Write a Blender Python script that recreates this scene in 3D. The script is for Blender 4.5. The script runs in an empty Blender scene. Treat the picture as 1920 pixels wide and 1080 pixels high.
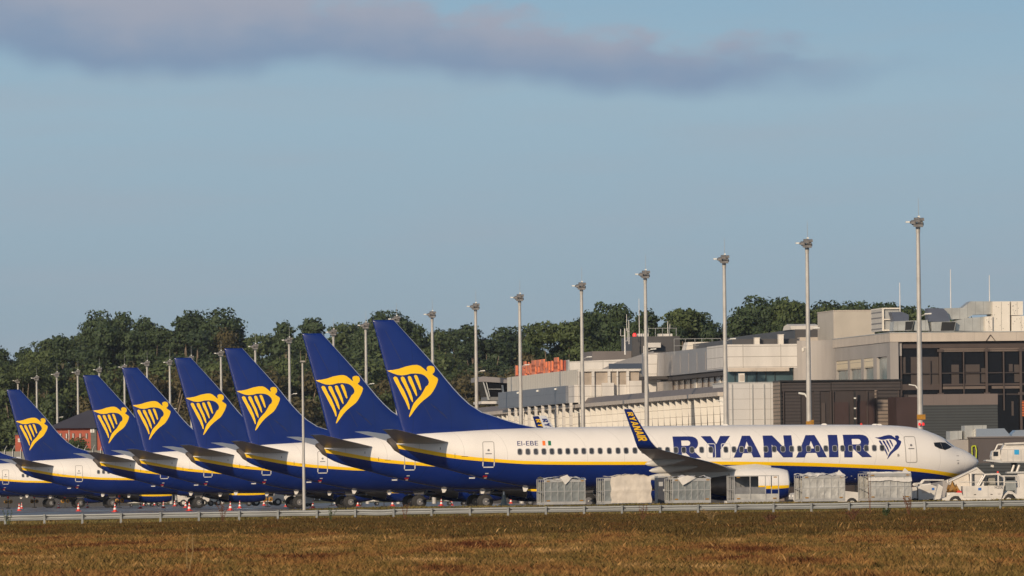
import bpy, bmesh, math, random
import numpy as np
from mathutils import Vector, Matrix
from mathutils.geometry import delaunay_2d_cdt
random.seed(7); RNG = np.random.default_rng(11)
S = bpy.context.scene
COL = S.collection
R_ = math.radians

# ------------------------------------------------------------------ camera, sky, sun, exposure
FPX = 14400.0; ROLL = 0.012; CX, CY = 960.0, 922.8; CAMZ = 1.25
cam_d = bpy.data.cameras.new('camera'); cam = bpy.data.objects.new('camera', cam_d); COL.objects.link(cam)
cam_d.sensor_width = 36.0; cam_d.lens = 36.0 * FPX / 1920.0
cam_d.shift_y = (CY - 540.0) / 1920.0
cam_d.clip_start = 1.0; cam_d.clip_end = 40000.0
cam.matrix_world = Matrix.Translation((0, 0, CAMZ)) @ Matrix.Rotation(R_(90), 4, 'X') @ Matrix.Rotation(-ROLL, 4, 'Z')
cam_d.dof.use_dof = True; cam_d.dof.focus_distance = 520.0; cam_d.dof.aperture_fstop = 16.0
S.camera = cam

SUN_AZ = 24.0      # degrees left of straight behind the camera
SUN_EL = 19.0
sun_d = bpy.data.lights.new('sun', 'SUN'); sun = bpy.data.objects.new('sun', sun_d); COL.objects.link(sun)
sun_d.energy = 3.65; sun_d.angle = R_(0.55); sun_d.color = (1.0, 0.80, 0.58)
to_sun = Vector((-math.sin(R_(SUN_AZ)) * math.cos(R_(SUN_EL)), -math.cos(R_(SUN_AZ)) * math.cos(R_(SUN_EL)), math.sin(R_(SUN_EL))))
sun.rotation_euler = to_sun.to_track_quat('Z', 'Y').to_euler()

W = bpy.data.worlds.new('World'); S.world = W; W.use_nodes = True
nt = W.node_tree; N = nt.nodes; L = nt.links
for n in list(N): N.remove(n)
def wn(t, **k):
    n = N.new(t)
    for a, b in k.items(): setattr(n, a, b)
    return n
def wmath(op, a, b=None, c=None, clamp=False):
    n = wn('ShaderNodeMath', operation=op, use_clamp=clamp)
    for i, v in enumerate((a, b, c)):
        if v is None: continue
        if isinstance(v, (int, float)): n.inputs[i].default_value = v
        else: L.new(v, n.inputs[i])
    return n.outputs[0]
def wmix(fac, a, b):
    n = wn('ShaderNodeMix', data_type='RGBA')
    for i, v in ((0, fac), (6, a), (7, b)):
        if isinstance(v, (int, float)): n.inputs[i].default_value = v
        elif isinstance(v, tuple): n.inputs[i].default_value = v + (1,)
        else: L.new(v, n.inputs[i])
    return n.outputs[2]
sky = wn('ShaderNodeTexSky', sky_type='NISHITA'); sky.sun_disc = False
sky.sun_elevation = R_(SUN_EL); sky.sun_rotation = math.atan2(to_sun.x, to_sun.y)
sky.air_density = 1.0; sky.dust_density = 1.2; sky.ozone_density = 1.5
tc = wn('ShaderNodeTexCoord'); sx = wn('ShaderNodeSeparateXYZ'); L.new(tc.outputs['Generated'], sx.inputs[0])
gx, gy, gz = sx.outputs
el = wmath('MULTIPLY', wmath('ARCSINE', gz), 57.2958)          # elevation in degrees
az = wmath('MULTIPLY', wmath('ARCTAN2', gx, gy), 57.2958)       # azimuth in degrees, 0 = straight ahead
# low band of clear, slightly hazy air over the horizon: grey-blue below, bluer above
ramp = wn('ShaderNodeValToRGB'); L.new(wmath('MULTIPLY', el, 0.2, clamp=True), ramp.inputs[0])
cr = ramp.color_ramp
cr.elements[0].position = 0.0; cr.elements[0].color = (0.285, 0.355, 0.41, 1)
cr.elements[1].position = 1.0; cr.elements[1].color = (0.19, 0.36, 0.53, 1)
for p, c in ((0.22, (0.300, 0.388, 0.455, 1)), (0.40, (0.315, 0.43, 0.515, 1)), (0.58, (0.322, 0.46, 0.56, 1)), (0.76, (0.27, 0.43, 0.565, 1))):
    e = cr.elements.new(p); e.color = c
low = ramp.outputs[0]
hzv = wn('ShaderNodeCombineXYZ'); L.new(wmath('MULTIPLY', az, 0.35), hzv.inputs[0]); L.new(wmath('MULTIPLY', el, 2.2), hzv.inputs[1]); hzv.inputs[2].default_value = 7.7
hz_n = wn('ShaderNodeTexNoise'); hz_n.inputs['Scale'].default_value = 1.3; hz_n.inputs['Detail'].default_value = 4.0; L.new(hzv.outputs[0], hz_n.inputs['Vector'])
low = wmix(wmath('MULTIPLY', wmath('SUBTRACT', hz_n.outputs[0], 0.45, clamp=True), 1.1), low, (0.36, 0.405, 0.47))
# long bank of cloud across the top of the view (direction-based noise)
cv = wn('ShaderNodeCombineXYZ'); L.new(wmath('MULTIPLY', az, 0.9), cv.inputs[0]); L.new(wmath('MULTIPLY', el, 2.0), cv.inputs[1])
nz = wn('ShaderNodeTexNoise'); nz.inputs['Scale'].default_value = 1.5; nz.inputs['Detail'].default_value = 8.0; nz.inputs['Roughness'].default_value = 0.58
L.new(cv.outputs[0], nz.inputs['Vector'])
cv2 = wn('ShaderNodeCombineXYZ'); L.new(wmath('MULTIPLY', az, 0.55), cv2.inputs[0]); L.new(wmath('MULTIPLY', el, 0.4), cv2.inputs[1]); cv2.inputs[2].default_value = 3.3
nz2 = wn('ShaderNodeTexNoise'); nz2.inputs['Scale'].default_value = 1.6; nz2.inputs['Detail'].default_value = 2.0
L.new(cv2.outputs[0], nz2.inputs['Vector'])
n1 = wmath('SUBTRACT', nz.outputs[0], 0.5); n2 = wmath('SUBTRACT', nz2.outputs[0], 0.5)
# lower and upper edge of the bank, in degrees of elevation
edge_lo = wmath('ADD', wmath('MULTIPLY_ADD', wmath('MAXIMUM', wmath('MULTIPLY', az, -1.0), -0.6), 0.05, 3.06), wmath('ADD', wmath('MULTIPLY', n2, 0.75), wmath('MULTIPLY', n1, 0.10)))
edge_hi = wmath('ADD', wmath('MULTIPLY_ADD', az, -0.125, 3.60), wmath('ADD', wmath('MULTIPLY', n2, 0.5), wmath('MULTIPLY', n1, 0.9)))
def smooth(v, a, b):
    n = wn('ShaderNodeMapRange', interpolation_type='SMOOTHSTEP'); L.new(v, n.inputs[0]); n.inputs[1].default_value = a; n.inputs[2].default_value = b
    return n.outputs[0]
a_lo = smooth(wmath('SUBTRACT', el, edge_lo), -0.08, 0.15)
a_hi = smooth(wmath('SUBTRACT', edge_hi, el), -0.10, 0.16)
fade = smooth(az, 3.5, 1.3)
dens = wmath('MULTIPLY', wmath('MULTIPLY', a_lo, a_hi), wmath('MULTIPLY_ADD', fade, 0.9, 0.02))
lit = smooth(wmath('ADD', wmath('SUBTRACT', el, edge_lo), wmath('MULTIPLY', n1, 0.5)), 0.05, 0.55)
ccol = wmix(lit, (0.205, 0.285, 0.425), (0.36, 0.368, 0.445))
low = wmix(wmath('MULTIPLY', dens, 0.88), low, ccol)
skyv = wn('ShaderNodeVectorMath', operation='SCALE'); L.new(sky.outputs[0], skyv.inputs[0]); skyv.inputs[3].default_value = 0.085
up = smooth(el, 4.6, 12.0)
full = wmix(up, low, skyv.outputs[0])
bg = wn('ShaderNodeBackground'); L.new(full, bg.inputs[0]); bg.inputs[1].default_value = 1.0
wo = wn('ShaderNodeOutputWorld'); L.new(bg.outputs[0], wo.inputs[0])
S.view_settings.view_transform = 'Standard'; S.view_settings.look = 'None'
S.view_settings.exposure = 0.0; S.view_settings.gamma = 1.0
S.cycles.max_bounces = 6; S.cycles.use_denoising = True

# ------------------------------------------------------------------ survey: pixel rays of the photograph -> places on the airfield
TH = R_(8.26)
F_ = Vector((math.cos(TH), math.sin(TH), 0)); B_ = Vector((-math.sin(TH), math.cos(TH), 0))   # nose direction / row direction
cR, sR = math.cos(ROLL), math.sin(ROLL)
def ray(px, py):
    u, v = px - CX, CY - py
    return (u * cR + v * sR) / FPX, (-u * sR + v * cR) / FPX
def wpt(px, py, D):
    a, b = ray(px, py); return Vector((a * D, D, CAMZ + b * D))
def wz(px, z, D):
    """ground position at distance D below pixel column px, given height z"""
    t = (z - CAMZ) / D * FPX
    u = px - CX                      # v from -u*sR + v*cR = t
    v = (t + u * sR) / cR
    return Vector(((u * cR + v * sR) / FPX * D, D, z))
def ztop(px, py, D): return wpt(px, py, D).z
def dist_ground(px, py, z=0.0):
    a, b = ray(px, py); return (z - CAMZ) / b
def along(P, d, px, py):
    """length l so that P + d*l lies under pixel px"""
    q = ray(px, py)[0]
    return (q * P.y - P.x) / (d.x - q * d.y)

# ------------------------------------------------------------------ materials
def nn(m, t, **k):
    n = m.node_tree.nodes.new(t)
    for a, b in k.items(): setattr(n, a, b)
    return n
def mat(name, col, rough=0.5, metal=0.0, var=0.0, scale=1.0, bump=0.0, col2=None, spec=0.5, coat=0.0, lines=None, stretch=None, alpha=None, emit=None):
    """principled material; var/col2 mottle the colour with noise; lines=(dz, dxy, width, colour) draws panel joints"""
    m = bpy.data.materials.new(name); m.use_nodes = True
    T = m.node_tree; b = T.nodes['Principled BSDF']; lk = T.links
    b.inputs['Roughness'].default_value = rough; b.inputs['Metallic'].default_value = metal
    b.inputs['Specular IOR Level'].default_value = spec; b.inputs['Coat Weight'].default_value = coat
    c = tuple(col) + (1,)
    b.inputs['Base Color'].default_value = c
    out = None
    if var or col2 or bump or lines:
        t = nn(m, 'ShaderNodeTexCoord'); src = t.outputs['Object']
        vsrc = src
        if stretch:
            mp = nn(m, 'ShaderNodeMapping'); lk.new(src, mp.inputs[0]); mp.inputs['Scale'].default_value = stretch; vsrc = mp.outputs[0]
        no = nn(m, 'ShaderNodeTexNoise'); no.inputs['Scale'].default_value = scale; no.inputs['Detail'].default_value = 5; lk.new(vsrc, no.inputs['Vector'])
        if var or col2:
            mx = nn(m, 'ShaderNodeMix', data_type='RGBA')
            r = nn(m, 'ShaderNodeMapRange'); lk.new(no.outputs[0], r.inputs[0]); r.inputs[1].default_value = 0.3; r.inputs[2].default_value = 0.7
            lk.new(r.outputs[0], mx.inputs[0])
            mx.inputs[6].default_value = tuple(x * (1 - var) for x in col) + (1,)
            mx.inputs[7].default_value = (tuple(col2) if col2 else tuple(min(1, x * (1 + var)) for x in col)) + (1,)
            out = mx.outputs[2]
        if lines:
            dz, dx, w, lc = lines
            sp = nn(m, 'ShaderNodeSeparateXYZ'); lk.new(src, sp.inputs[0])
            def mth(op, a, b_=None):
                q = nn(m, 'ShaderNodeMath', operation=op)
                for i, v in enumerate((a, b_)):
                    if v is None: continue
                    if isinstance(v, (int, float)): q.inputs[i].default_value = v
                    else: lk.new(v, q.inputs[i])
                return q.outputs[0]
            fac = None
            if dz:
                fac = mth('LESS_THAN', mth('FRACT', mth('DIVIDE', sp.outputs[2], dz)), w / dz)
            if dx:
                h = mth('LESS_THAN', mth('FRACT', mth('DIVIDE', mth('ADD', sp.outputs[0], sp.outputs[1]), dx)), w / dx)
                fac = h if fac is None else mth('MAXIMUM', fac, h)
            mx = nn(m, 'ShaderNodeMix', data_type='RGBA'); lk.new(fac, mx.inputs[0])
            if out: lk.new(out, mx.inputs[6])
            else: mx.inputs[6].default_value = c
            mx.inputs[7].default_value = tuple(lc) + (1,); out = mx.outputs[2]
        if out: lk.new(out, b.inputs['Base Color'])
        if bump:
            bp = nn(m, 'ShaderNodeBump'); bp.inputs['Strength'].default_value = bump; bp.inputs['Distance'].default_value = 0.1
            lk.new(no.outputs[0], bp.inputs['Height']); lk.new(bp.outputs[0], b.inputs['Normal'])
    if emit:
        b.inputs['Emission Color'].default_value = tuple(emit[:3]) + (1,); b.inputs['Emission Strength'].default_value = emit[3]
    return m

M = {}
M['white'] = mat('white_paint', (0.75, 0.725, 0.69), 0.33, var=0.05, scale=0.55, coat=0.15, stretch=(1, 1, .35), lines=(0, 2.35, .03, (.60, .58, .55)))
M['blue'] = mat('navy_paint', (0.0038, 0.020, 0.148), 0.27, var=0.14, scale=0.45, spec=0.4, coat=0.05, stretch=(1, 1, .5), lines=(0, 2.35, .03, (.003, .014, .09)))
M['yellow'] = mat('yellow_paint', (0.86, 0.53, 0.0), 0.4, var=0.03)
M['gray_metal'] = mat('grey_wing_paint', (0.36, 0.36, 0.36), 0.42, var=0.08, scale=0.8)
M['dark_under'] = mat('dark_grey_wing_paint', (0.30, 0.29, 0.28), 0.32, var=0.10, scale=0.8)
M['wing_under'] = mat('wing_lower_skin', (0.43, 0.415, 0.395), 0.38, var=0.14, scale=0.7, lines=(0, 1.6, .03, (.30, .29, .28)))
M['fairing'] = mat('fairing_grey', (0.50, 0.49, 0.46), 0.4, var=0.05)
M['bare'] = mat('bare_metal', (0.62, 0.62, 0.62), 0.32, 0.9)
M['le'] = mat('leading_edge', (0.62, 0.66, 0.72), 0.35, 0.35)
M['exh'] = mat('exhaust_metal', (0.105, 0.09, 0.08), 0.5, 0.3, var=0.2, scale=2)
M['rubber'] = mat('rubber', (0.018, 0.018, 0.019), 0.75, var=0.15, scale=3)
M['hub'] = mat('wheel_hub', (0.16, 0.16, 0.17), 0.5, 0.3)
M['hubw'] = mat('pale_wheel_hub', (0.55, 0.54, 0.50), 0.5)
M['glass_dark'] = mat('dark_glass', (0.012, 0.014, 0.018), 0.08, spec=0.6)
M['cabin'] = mat('cabin_window', (0.035, 0.038, 0.045), 0.22, var=0.5, scale=3.0)
M['outline'] = mat('door_seal', (0.30, 0.29, 0.28), 0.5)
M['seal_lt'] = mat('pale_door_seal', (0.60, 0.60, 0.60), 0.45)
M['win_rim'] = mat('window_rim', (0.27, 0.275, 0.30), 0.45)
M['black'] = mat('black', (0.012, 0.012, 0.013), 0.5)
M['winglet_in'] = mat('winglet_pale_grey', (0.50, 0.52, 0.56), 0.4, var=0.03)
M['gold'] = mat('gold_letters', (0.80, 0.48, 0.03), 0.4)
M['navy_txt'] = mat('navy_letters', (0.012, 0.022, 0.14), 0.35)
M['orange_flag'] = mat('orange_flag', (0.80, 0.17, 0.02), 0.5)
M['green_flag'] = mat('green_flag', (0.0, 0.15, 0.07), 0.5)
M['red'] = mat('red_plastic', (0.55, 0.015, 0.012), 0.45)
M['conered'] = mat('cone_red', (0.62, 0.035, 0.018), 0.5)
M['conewhite'] = mat('cone_white', (0.75, 0.72, 0.70), 0.5)
M['galv'] = mat('galvanised', (0.42, 0.43, 0.42), 0.45, 0.25, var=0.12, scale=1.5)
M['rail'] = mat('rail_galvanised', (0.20, 0.215, 0.222), 0.5, 0.15, var=0.2, scale=1.2, stretch=(0.5, 3, 4))
M['mast'] = mat('mast_galvanised', (0.43, 0.42, 0.40), 0.5, 0.1, var=0.15, scale=0.8)
M['lamp'] = mat('floodlight_housing', (0.20, 0.19, 0.18), 0.45, 0.3, var=0.3, scale=3)
M['lampface'] = mat('floodlight_glass', (0.7, 0.7, 0.66), 0.2)
M['gse'] = mat('vehicle_white', (0.56, 0.535, 0.495), 0.42, var=0.14, scale=1.4)
M['signblue'] = mat('emblem_blue', (0.02, 0.12, 0.40), 0.4)
M['signcyan'] = mat('emblem_cyan', (0.01, 0.30, 0.60), 0.4)
M['reel'] = mat('reel_yellow', (0.34, 0.165, 0.012), 0.55, var=0.2, scale=4)

# ------------------------------------------------------------------ mesh builder and scene helpers
class MB:
    def __init__(s): s.v = []; s.f = []; s.m = []
    def add(s, vs, fs, mi=0):
        o = len(s.v); s.v += [tuple(v) for v in vs]
        for k, f in enumerate(fs):
            s.f.append(tuple(i + o for i in f)); s.m.append(mi[k] if isinstance(mi, (list, tuple)) else mi)
        return s
    def quad(s, a, b, c, d, mi=0): return s.add([a, b, c, d], [(0, 1, 2, 3)], mi)
    def box(s, x0, x1, y0, y1, z0, z1, mi=0):
        vs = [(x, y, z) for z in (z0, z1) for y in (y0, y1) for x in (x0, x1)]
        return s.add(vs, [(0, 2, 3, 1), (4, 5, 7, 6), (0, 1, 5, 4), (2, 6, 7, 3), (0, 4, 6, 2), (1, 3, 7, 5)], mi)
    def hexa(s, b, t, mi=0):
        """b,t: four bottom and four top corners in the same turn"""
        return s.add(list(b) + list(t), [(3, 2, 1, 0), (4, 5, 6, 7), (0, 1, 5, 4), (1, 2, 6, 5), (2, 3, 7, 6), (3, 0, 4, 7)], mi)
    def prism(s, poly, y0, y1, mi=0):
        """poly in (x,z), extruded along y"""
        n = len(poly); vs = [(x, y0, z) for x, z in poly] + [(x, y1, z) for x, z in poly]
        fs = [tuple(range(n)), tuple(range(2 * n - 1, n - 1, -1))] + [(i, i + n, (i + 1) % n + n, (i + 1) % n) for i in range(n)]
        return s.add(vs, fs, mi)
    def prism_y(s, poly, x0, x1, mi=0):
        n = len(poly); vs = [(x0, y, z) for y, z in poly] + [(x1, y, z) for y, z in poly]
        fs = [tuple(range(n)), tuple(range(2 * n - 1, n - 1, -1))] + [(i, i + n, (i + 1) % n + n, (i + 1) % n) for i in range(n)]
        return s.add(vs, fs, mi)
    def tube(s, p0, p1, r0, r1=None, n=8, mi=0, cap=True):
        r1 = r0 if r1 is None else r1
        p0, p1 = Vector(p0), Vector(p1); d = (p1 - p0).normalized()
        a = d.orthogonal().normalized(); b = d.cross(a)
        vs = []
        for p, r in ((p0, r0), (p1, r1)):
            vs += [p + a * (r * math.cos(2 * math.pi * k / n)) + b * (r * math.sin(2 * math.pi * k / n)) for k in range(n)]
        fs = [(k, (k + 1) % n, (k + 1) % n + n, k + n) for k in range(n)]
        if cap: fs += [tuple(range(n - 1, -1, -1)), tuple(range(n, 2 * n))]
        return s.add(vs, fs, mi)
    def path(s, pts, r, n=6, mi=0):
        for a, b in zip(pts, pts[1:]): s.tube(a, b, r, r, n, mi)
        return s
    def lathe(s, prof, axis='z', o=(0, 0, 0), n=24, mi=None):
        """prof: list of (t along axis, radius); mi per band"""
        vs = []
        for t, r in prof:
            for k in range(n):
                c, q = r * math.cos(2 * math.pi * k / n), r * math.sin(2 * math.pi * k / n)
                p = {'z': (c, q, t), 'x': (t, c, q), 'y': (q, t, c)}[axis]
                vs.append((p[0] + o[0], p[1] + o[1], p[2] + o[2]))
        fs = []; ms = []
        for i in range(len(prof) - 1):
            for k in range(n):
                fs.append((i * n + k, i * n + (k + 1) % n, (i + 1) * n + (k + 1) % n, (i + 1) * n + k)); ms.append(mi[i] if mi else 0)
        fs.append(tuple(range(n - 1, -1, -1))); ms.append(mi[0] if mi else 0)
        fs.append(tuple(range((len(prof) - 1) * n, len(prof) * n))); ms.append(mi[-1] if mi else 0)
        return s.add(vs, fs, ms)
    def loft(s, rings, mi=0, caps=True):
        n = len(rings[0]); vs = [p for r in rings for p in r]; fs = []; ms = []
        for i in range(len(rings) - 1):
            for k in range(n):
                fs.append((i * n + k, i * n + (k + 1) % n, (i + 1) * n + (k + 1) % n, (i + 1) * n + k))
                ms.append(mi[k] if isinstance(mi, (list, tuple)) else mi)
        if caps:
            fs.append(tuple(range(n - 1, -1, -1))); fs.append(tuple(range((len(rings) - 1) * n, len(rings) * n)))
            ms += [mi[0] if isinstance(mi, (list, tuple)) else mi] * 2
        return s.add(vs, fs, ms)
    def build(s, name, mats, parent=None, smooth=None, loc=None, rotz=None, fix=True):
        me = bpy.data.meshes.new(name); me.from_pydata(s.v, [], s.f)
        if not isinstance(mats, (list, tuple)): mats = [mats]
        for m in mats: me.materials.append(M[m] if isinstance(m, str) else m)
        me.polygons.foreach_set('material_index', s.m)
        if fix:
            bm = bmesh.new(); bm.from_mesh(me); bmesh.ops.recalc_face_normals(bm, faces=bm.faces); bm.to_mesh(me); bm.free()
        if smooth is not None:
            me.polygons.foreach_set('use_smooth', [True] * len(me.polygons)); me.set_sharp_from_angle(angle=R_(smooth))
        me.update()
        o = bpy.data.objects.new(name, me); COL.objects.link(o)
        if parent: o.parent = parent
        if loc is not None: o.location = loc
        if rotz is not None: o.rotation_euler = (0, 0, rotz)
        return o
def tag(o, label=None, cat=None, group=None, kind=None):
    if label: o['label'] = label
    if cat: o['category'] = cat
    if group: o['group'] = group
    if kind: o['kind'] = kind
    return o
def thing(name, label, cat, loc=(0, 0, 0), rotz=0.0, group=None):
    o = bpy.data.objects.new(name, None); COL.objects.link(o); o.empty_display_size = 0.5
    o.location = loc; o.rotation_euler = (0, 0, rotz)
    return tag(o, label, cat, group)
def kids(o): return [c for c in KIDS.get(o.name, [])]
def copy_tree(root, loc, rotz, label, group=None, skip=()):
    def rec(o, par):
        c = o.copy(); COL.objects.link(c)
        if par: c.parent = par
        for ch in list(o.children):
            if ch.name.split('.')[0] in skip: continue
            rec(ch, c)
        return c
    r = rec(root, None); r.location = loc; r.rotation_euler = (0, 0, rotz); r['label'] = label
    if group: r['group'] = group
    return r
def pchip(xs, ys):
    xs = np.array(xs, float); ys = np.array(ys, float); o = np.argsort(xs); xs, ys = xs[o], ys[o]
    h = np.diff(xs); d = np.diff(ys) / h; m = np.zeros(len(xs))
    for i in range(1, len(xs) - 1):
        if d[i - 1] * d[i] > 0:
            w1, w2 = 2 * h[i] + h[i - 1], h[i] + 2 * h[i - 1]; m[i] = (w1 + w2) / (w1 / d[i - 1] + w2 / d[i])
    m[0], m[-1] = d[0], d[-1]
    def f(x):
        x = min(max(x, xs[0]), xs[-1]); i = min(max(int(np.searchsorted(xs, x)) - 1, 0), len(xs) - 2)
        t = (x - xs[i]) / h[i]; t2, t3 = t * t, t ** 3
        return float((2 * t3 - 3 * t2 + 1) * ys[i] + (t3 - 2 * t2 + t) * h[i] * m[i] + (-2 * t3 + 3 * t2) * ys[i + 1] + (t3 - t2) * h[i] * m[i + 1])
    return f
def cdt(poly, cell):
    """triangulate a 2-D outline with extra inner points so that it can follow a curved skin"""
    pts = []
    n = len(poly)
    for i in range(n):
        a, b = Vector(poly[i]), Vector(poly[(i + 1) % n]); k = max(1, int((b - a).length / cell))
        pts += [a.lerp(b, j / k) for j in range(k)]
    m = len(pts)
    x0, x1 = min(p.x for p in pts), max(p.x for p in pts); y0, y1 = min(p.y for p in pts), max(p.y for p in pts)
    ex = [Vector((x0 + (i + 0.5) * cell, y0 + (j + 0.5) * cell)) for i in range(int((x1 - x0) / cell)) for j in range(int((y1 - y0) / cell))]
    r = delaunay_2d_cdt(pts + ex, [], [list(range(m))], 1, 1e-5)
    return r[0], r[2]
LETTERS = {
 'R': (1.22, [[(0, 0), (0, 1), (.37, 1), (.37, 0)],
              [(.37, 1), (.74, 1), (.90, .985), (1.03, .93), (1.11, .83), (1.13, .69), (1.10, .55), (1.02, .45), (.90, .395), (.74, .38), (.37, .38), (.37, .57), (.66, .57), (.74, .60), (.775, .69), (.74, .78), (.66, .81), (.37, .81)],
              [(.40, .38), (.84, .388), (1.24, 0), (.80, 0)]]),
 'Y': (1.34, [[(0, 1), (.45, 1), (.67, .62), (.89, 1), (1.34, 1), (.85, .37), (.85, 0), (.49, 0), (.49, .37)]]),
 'A': (1.30, [[(0, 0), (.37, 0), (.45, .2), (.53, .4), (.65, .74), (.65, 1), (.46, 1)],
              [(1.30, 0), (.93, 0), (.85, .2), (.77, .4), (.65, .74), (.65, 1), (.84, 1)],
              [(.45, .2), (.85, .2), (.77, .4), (.53, .4)]]),
 'N': (1.28, [[(0, 0), (0, 1), (.42, 1), (.92, .42), (.92, 1), (1.28, 1), (1.28, 0), (.86, 0), (.36, .58), (.36, 0)]]),
 'I': (0.40, [[(0, 0), (0, 1), (.40, 1), (.40, 0)]]),
}
def text_mesh(body, size, name, m, parent=None, extrude=0.0):
    cu = bpy.data.curves.new('t', 'FONT'); cu.body = body; cu.size = size; cu.extrude = extrude; cu.align_x = 'LEFT'
    cu.resolution_u = 4
    o = bpy.data.objects.new('t', cu); COL.objects.link(o)
    dg = bpy.context.evaluated_depsgraph_get(); me = bpy.data.meshes.new_from_object(o.evaluated_get(dg))
    bpy.data.objects.remove(o); bpy.data.curves.remove(cu)
    me.name = name; me.materials.clear(); me.materials.append(M[m])
    r = bpy.data.objects.new(name, me); COL.objects.link(r); r.parent = parent
    return r
# ------------------------------------------------------------------ ground: field, apron, land beyond
def smoothst(a, b, x):
    t = np.clip((x - a) / (b - a), 0, 1); return t * t * (3 - 2 * t)
def terrain(X, D):
    px = CX + X * FPX / np.maximum(D, 60)
    u = np.clip(px / 1920.0, -0.6, 1.6)
    z = 0.04 * np.sin(X * 0.21 + D * 0.031) + 0.03 * np.sin(X * 0.07 - D * 0.055 + 1.3)
    z = z * (1 - smoothst(300, 345, D))
    base = np.interp(u, [-0.6, 0, 0.35, 1, 1.6], [-0.30, -0.28, -0.04, 0.0, 0.0])
    z = z + base * smoothst(338, 355, D) * (1 - smoothst(366, 398, D)) + base * smoothst(366, 398, D) * (1 - smoothst(402, 419, D))
    crest = np.interp(u, [-0.6, 0.2, 0.27, 0.33, 1.6], [0.10, 0.12, 0.30, 0.40, 0.42])
    z = z + crest * smoothst(402, 419, D) * (1 - smoothst(424, 429, D)) - 0.25 * smoothst(425, 430, D)
    return z
def grass_mat(name, cols, sc, rough=0.95):
    m = bpy.data.materials.new(name); m.use_nodes = True; T = m.node_tree; b = T.nodes['Principled BSDF']
    b.inputs['Roughness'].default_value = rough; b.inputs['Specular IOR Level'].default_value = 0.1
    g = nn(m, 'ShaderNodeNewGeometry'); mp = nn(m, 'ShaderNodeMapping'); T.links.new(g.outputs['Position'], mp.inputs[0]); mp.inputs['Scale'].default_value = (1.0, 0.14, 1.0)
    n1 = nn(m, 'ShaderNodeTexNoise'); n1.inputs['Scale'].default_value = sc; n1.inputs['Detail'].default_value = 6; n1.inputs['Roughness'].default_value = 0.62
    T.links.new(mp.outputs[0], n1.inputs['Vector'])
    r = nn(m, 'ShaderNodeValToRGB'); T.links.new(n1.outputs[0], r.inputs[0])
    k = len(cols); r.color_ramp.elements[0].position = 0.32; r.color_ramp.elements[1].position = 0.68
    r.color_ramp.elements[0].color = cols[0] + (1,); r.color_ramp.elements[1].color = cols[-1] + (1,)
    for i in range(1, k - 1):
        e = r.color_ramp.elements.new(0.32 + 0.36 * i / (k - 1)); e.color = cols[i] + (1,)
    ri = g.outputs['Random Per Island']
    hv = nn(m, 'ShaderNodeHueSaturation'); T.links.new(r.outputs[0], hv.inputs['Color'])
    mr = nn(m, 'ShaderNodeMapRange'); T.links.new(ri, mr.inputs[0]); mr.inputs[3].default_value = 0.58; mr.inputs[4].default_value = 1.42
    T.links.new(mr.outputs[0], hv.inputs['Value'])
    T.links.new(hv.outputs[0], b.inputs['Base Color'])
    return m
M['dry'] = grass_mat('dry_grass', [(0.075, 0.025, 0.011), (0.130, 0.058, 0.022), (0.220, 0.120, 0.041), (0.112, 0.080, 0.025), (0.245, 0.145, 0.054), (0.36, 0.230, 0.100)], 0.34)
M['ditch'] = grass_mat('ditch_grass', [(0.092, 0.040, 0.015), (0.088, 0.055, 0.018), (0.072, 0.053, 0.018), (0.175, 0.105, 0.036)], 0.40)
M['verge'] = grass_mat('verge_grass', [(0.10, 0.085, 0.028), (0.14, 0.115, 0.04), (0.19, 0.13, 0.05)], 0.5)
M['straw_grass'] = grass_mat('straw_grass', [(0.11, 0.055, 0.022), (0.24, 0.135, 0.05), (0.33, 0.21, 0.09)], 0.5)
def sheet(name, xs, ys, zf, m, kind='structure'):
    X, Y = np.meshgrid(xs, ys); Z = zf(X, Y); nx, ny = len(xs), len(ys)
    mb = MB(); mb.v = [tuple(p) for p in np.stack([X.ravel(), Y.ravel(), Z.ravel()], 1).tolist()]
    mb.f = [(j * nx + i, j * nx + i + 1, (j + 1) * nx + i + 1, (j + 1) * nx + i) for j in range(ny - 1) for i in range(nx - 1)]; mb.m = [0] * len(mb.f)
    o = mb.build(name, m, smooth=180, fix=False); tag(o, kind=kind); return o
field = sheet('grass_field', np.linspace(-90, 90, 121), np.concatenate([np.linspace(15, 300, 60), np.linspace(305, 430, 90)]), terrain, 'dry')
field['label'] = 'dry tan grass field in front of the guard rail'; del field['label']

# apron: damp concrete
ap = bpy.data.materials.new('damp_concrete'); ap.use_nodes = True; T = ap.node_tree; b = T.nodes['Principled BSDF']
g = nn(ap, 'ShaderNodeNewGeometry'); mp = nn(ap, 'ShaderNodeMapping'); T.links.new(g.outputs['Position'], mp.inputs[0]); mp.inputs['Scale'].default_value = (0.25, 0.02, 1)
no = nn(ap, 'ShaderNodeTexNoise'); no.inputs['Scale'].default_value = 1.2; no.inputs['Detail'].default_value = 6; T.links.new(mp.outputs[0], no.inputs['Vector'])
r1 = nn(ap, 'ShaderNodeValToRGB'); T.links.new(no.outputs[0], r1.inputs[0]); r1.color_ramp.elements[0].position = 0.35; r1.color_ramp.elements[1].position = 0.65
r1.color_ramp.elements[0].color = (0.074, 0.059, 0.055, 1); r1.color_ramp.elements[1].color = (0.165, 0.134, 0.122, 1); T.links.new(r1.outputs[0], b.inputs['Base Color'])
r2 = nn(ap, 'ShaderNodeMapRange'); T.links.new(no.outputs[0], r2.inputs[0]); r2.inputs[1].default_value = 0.35; r2.inputs[2].default_value = 0.65; r2.inputs[3].default_value = 0.22; r2.inputs[4].default_value = 0.6; b.inputs['Specular IOR Level'].default_value = 0.16
T.links.new(r2.outputs[0], b.inputs['Roughness'])
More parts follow.
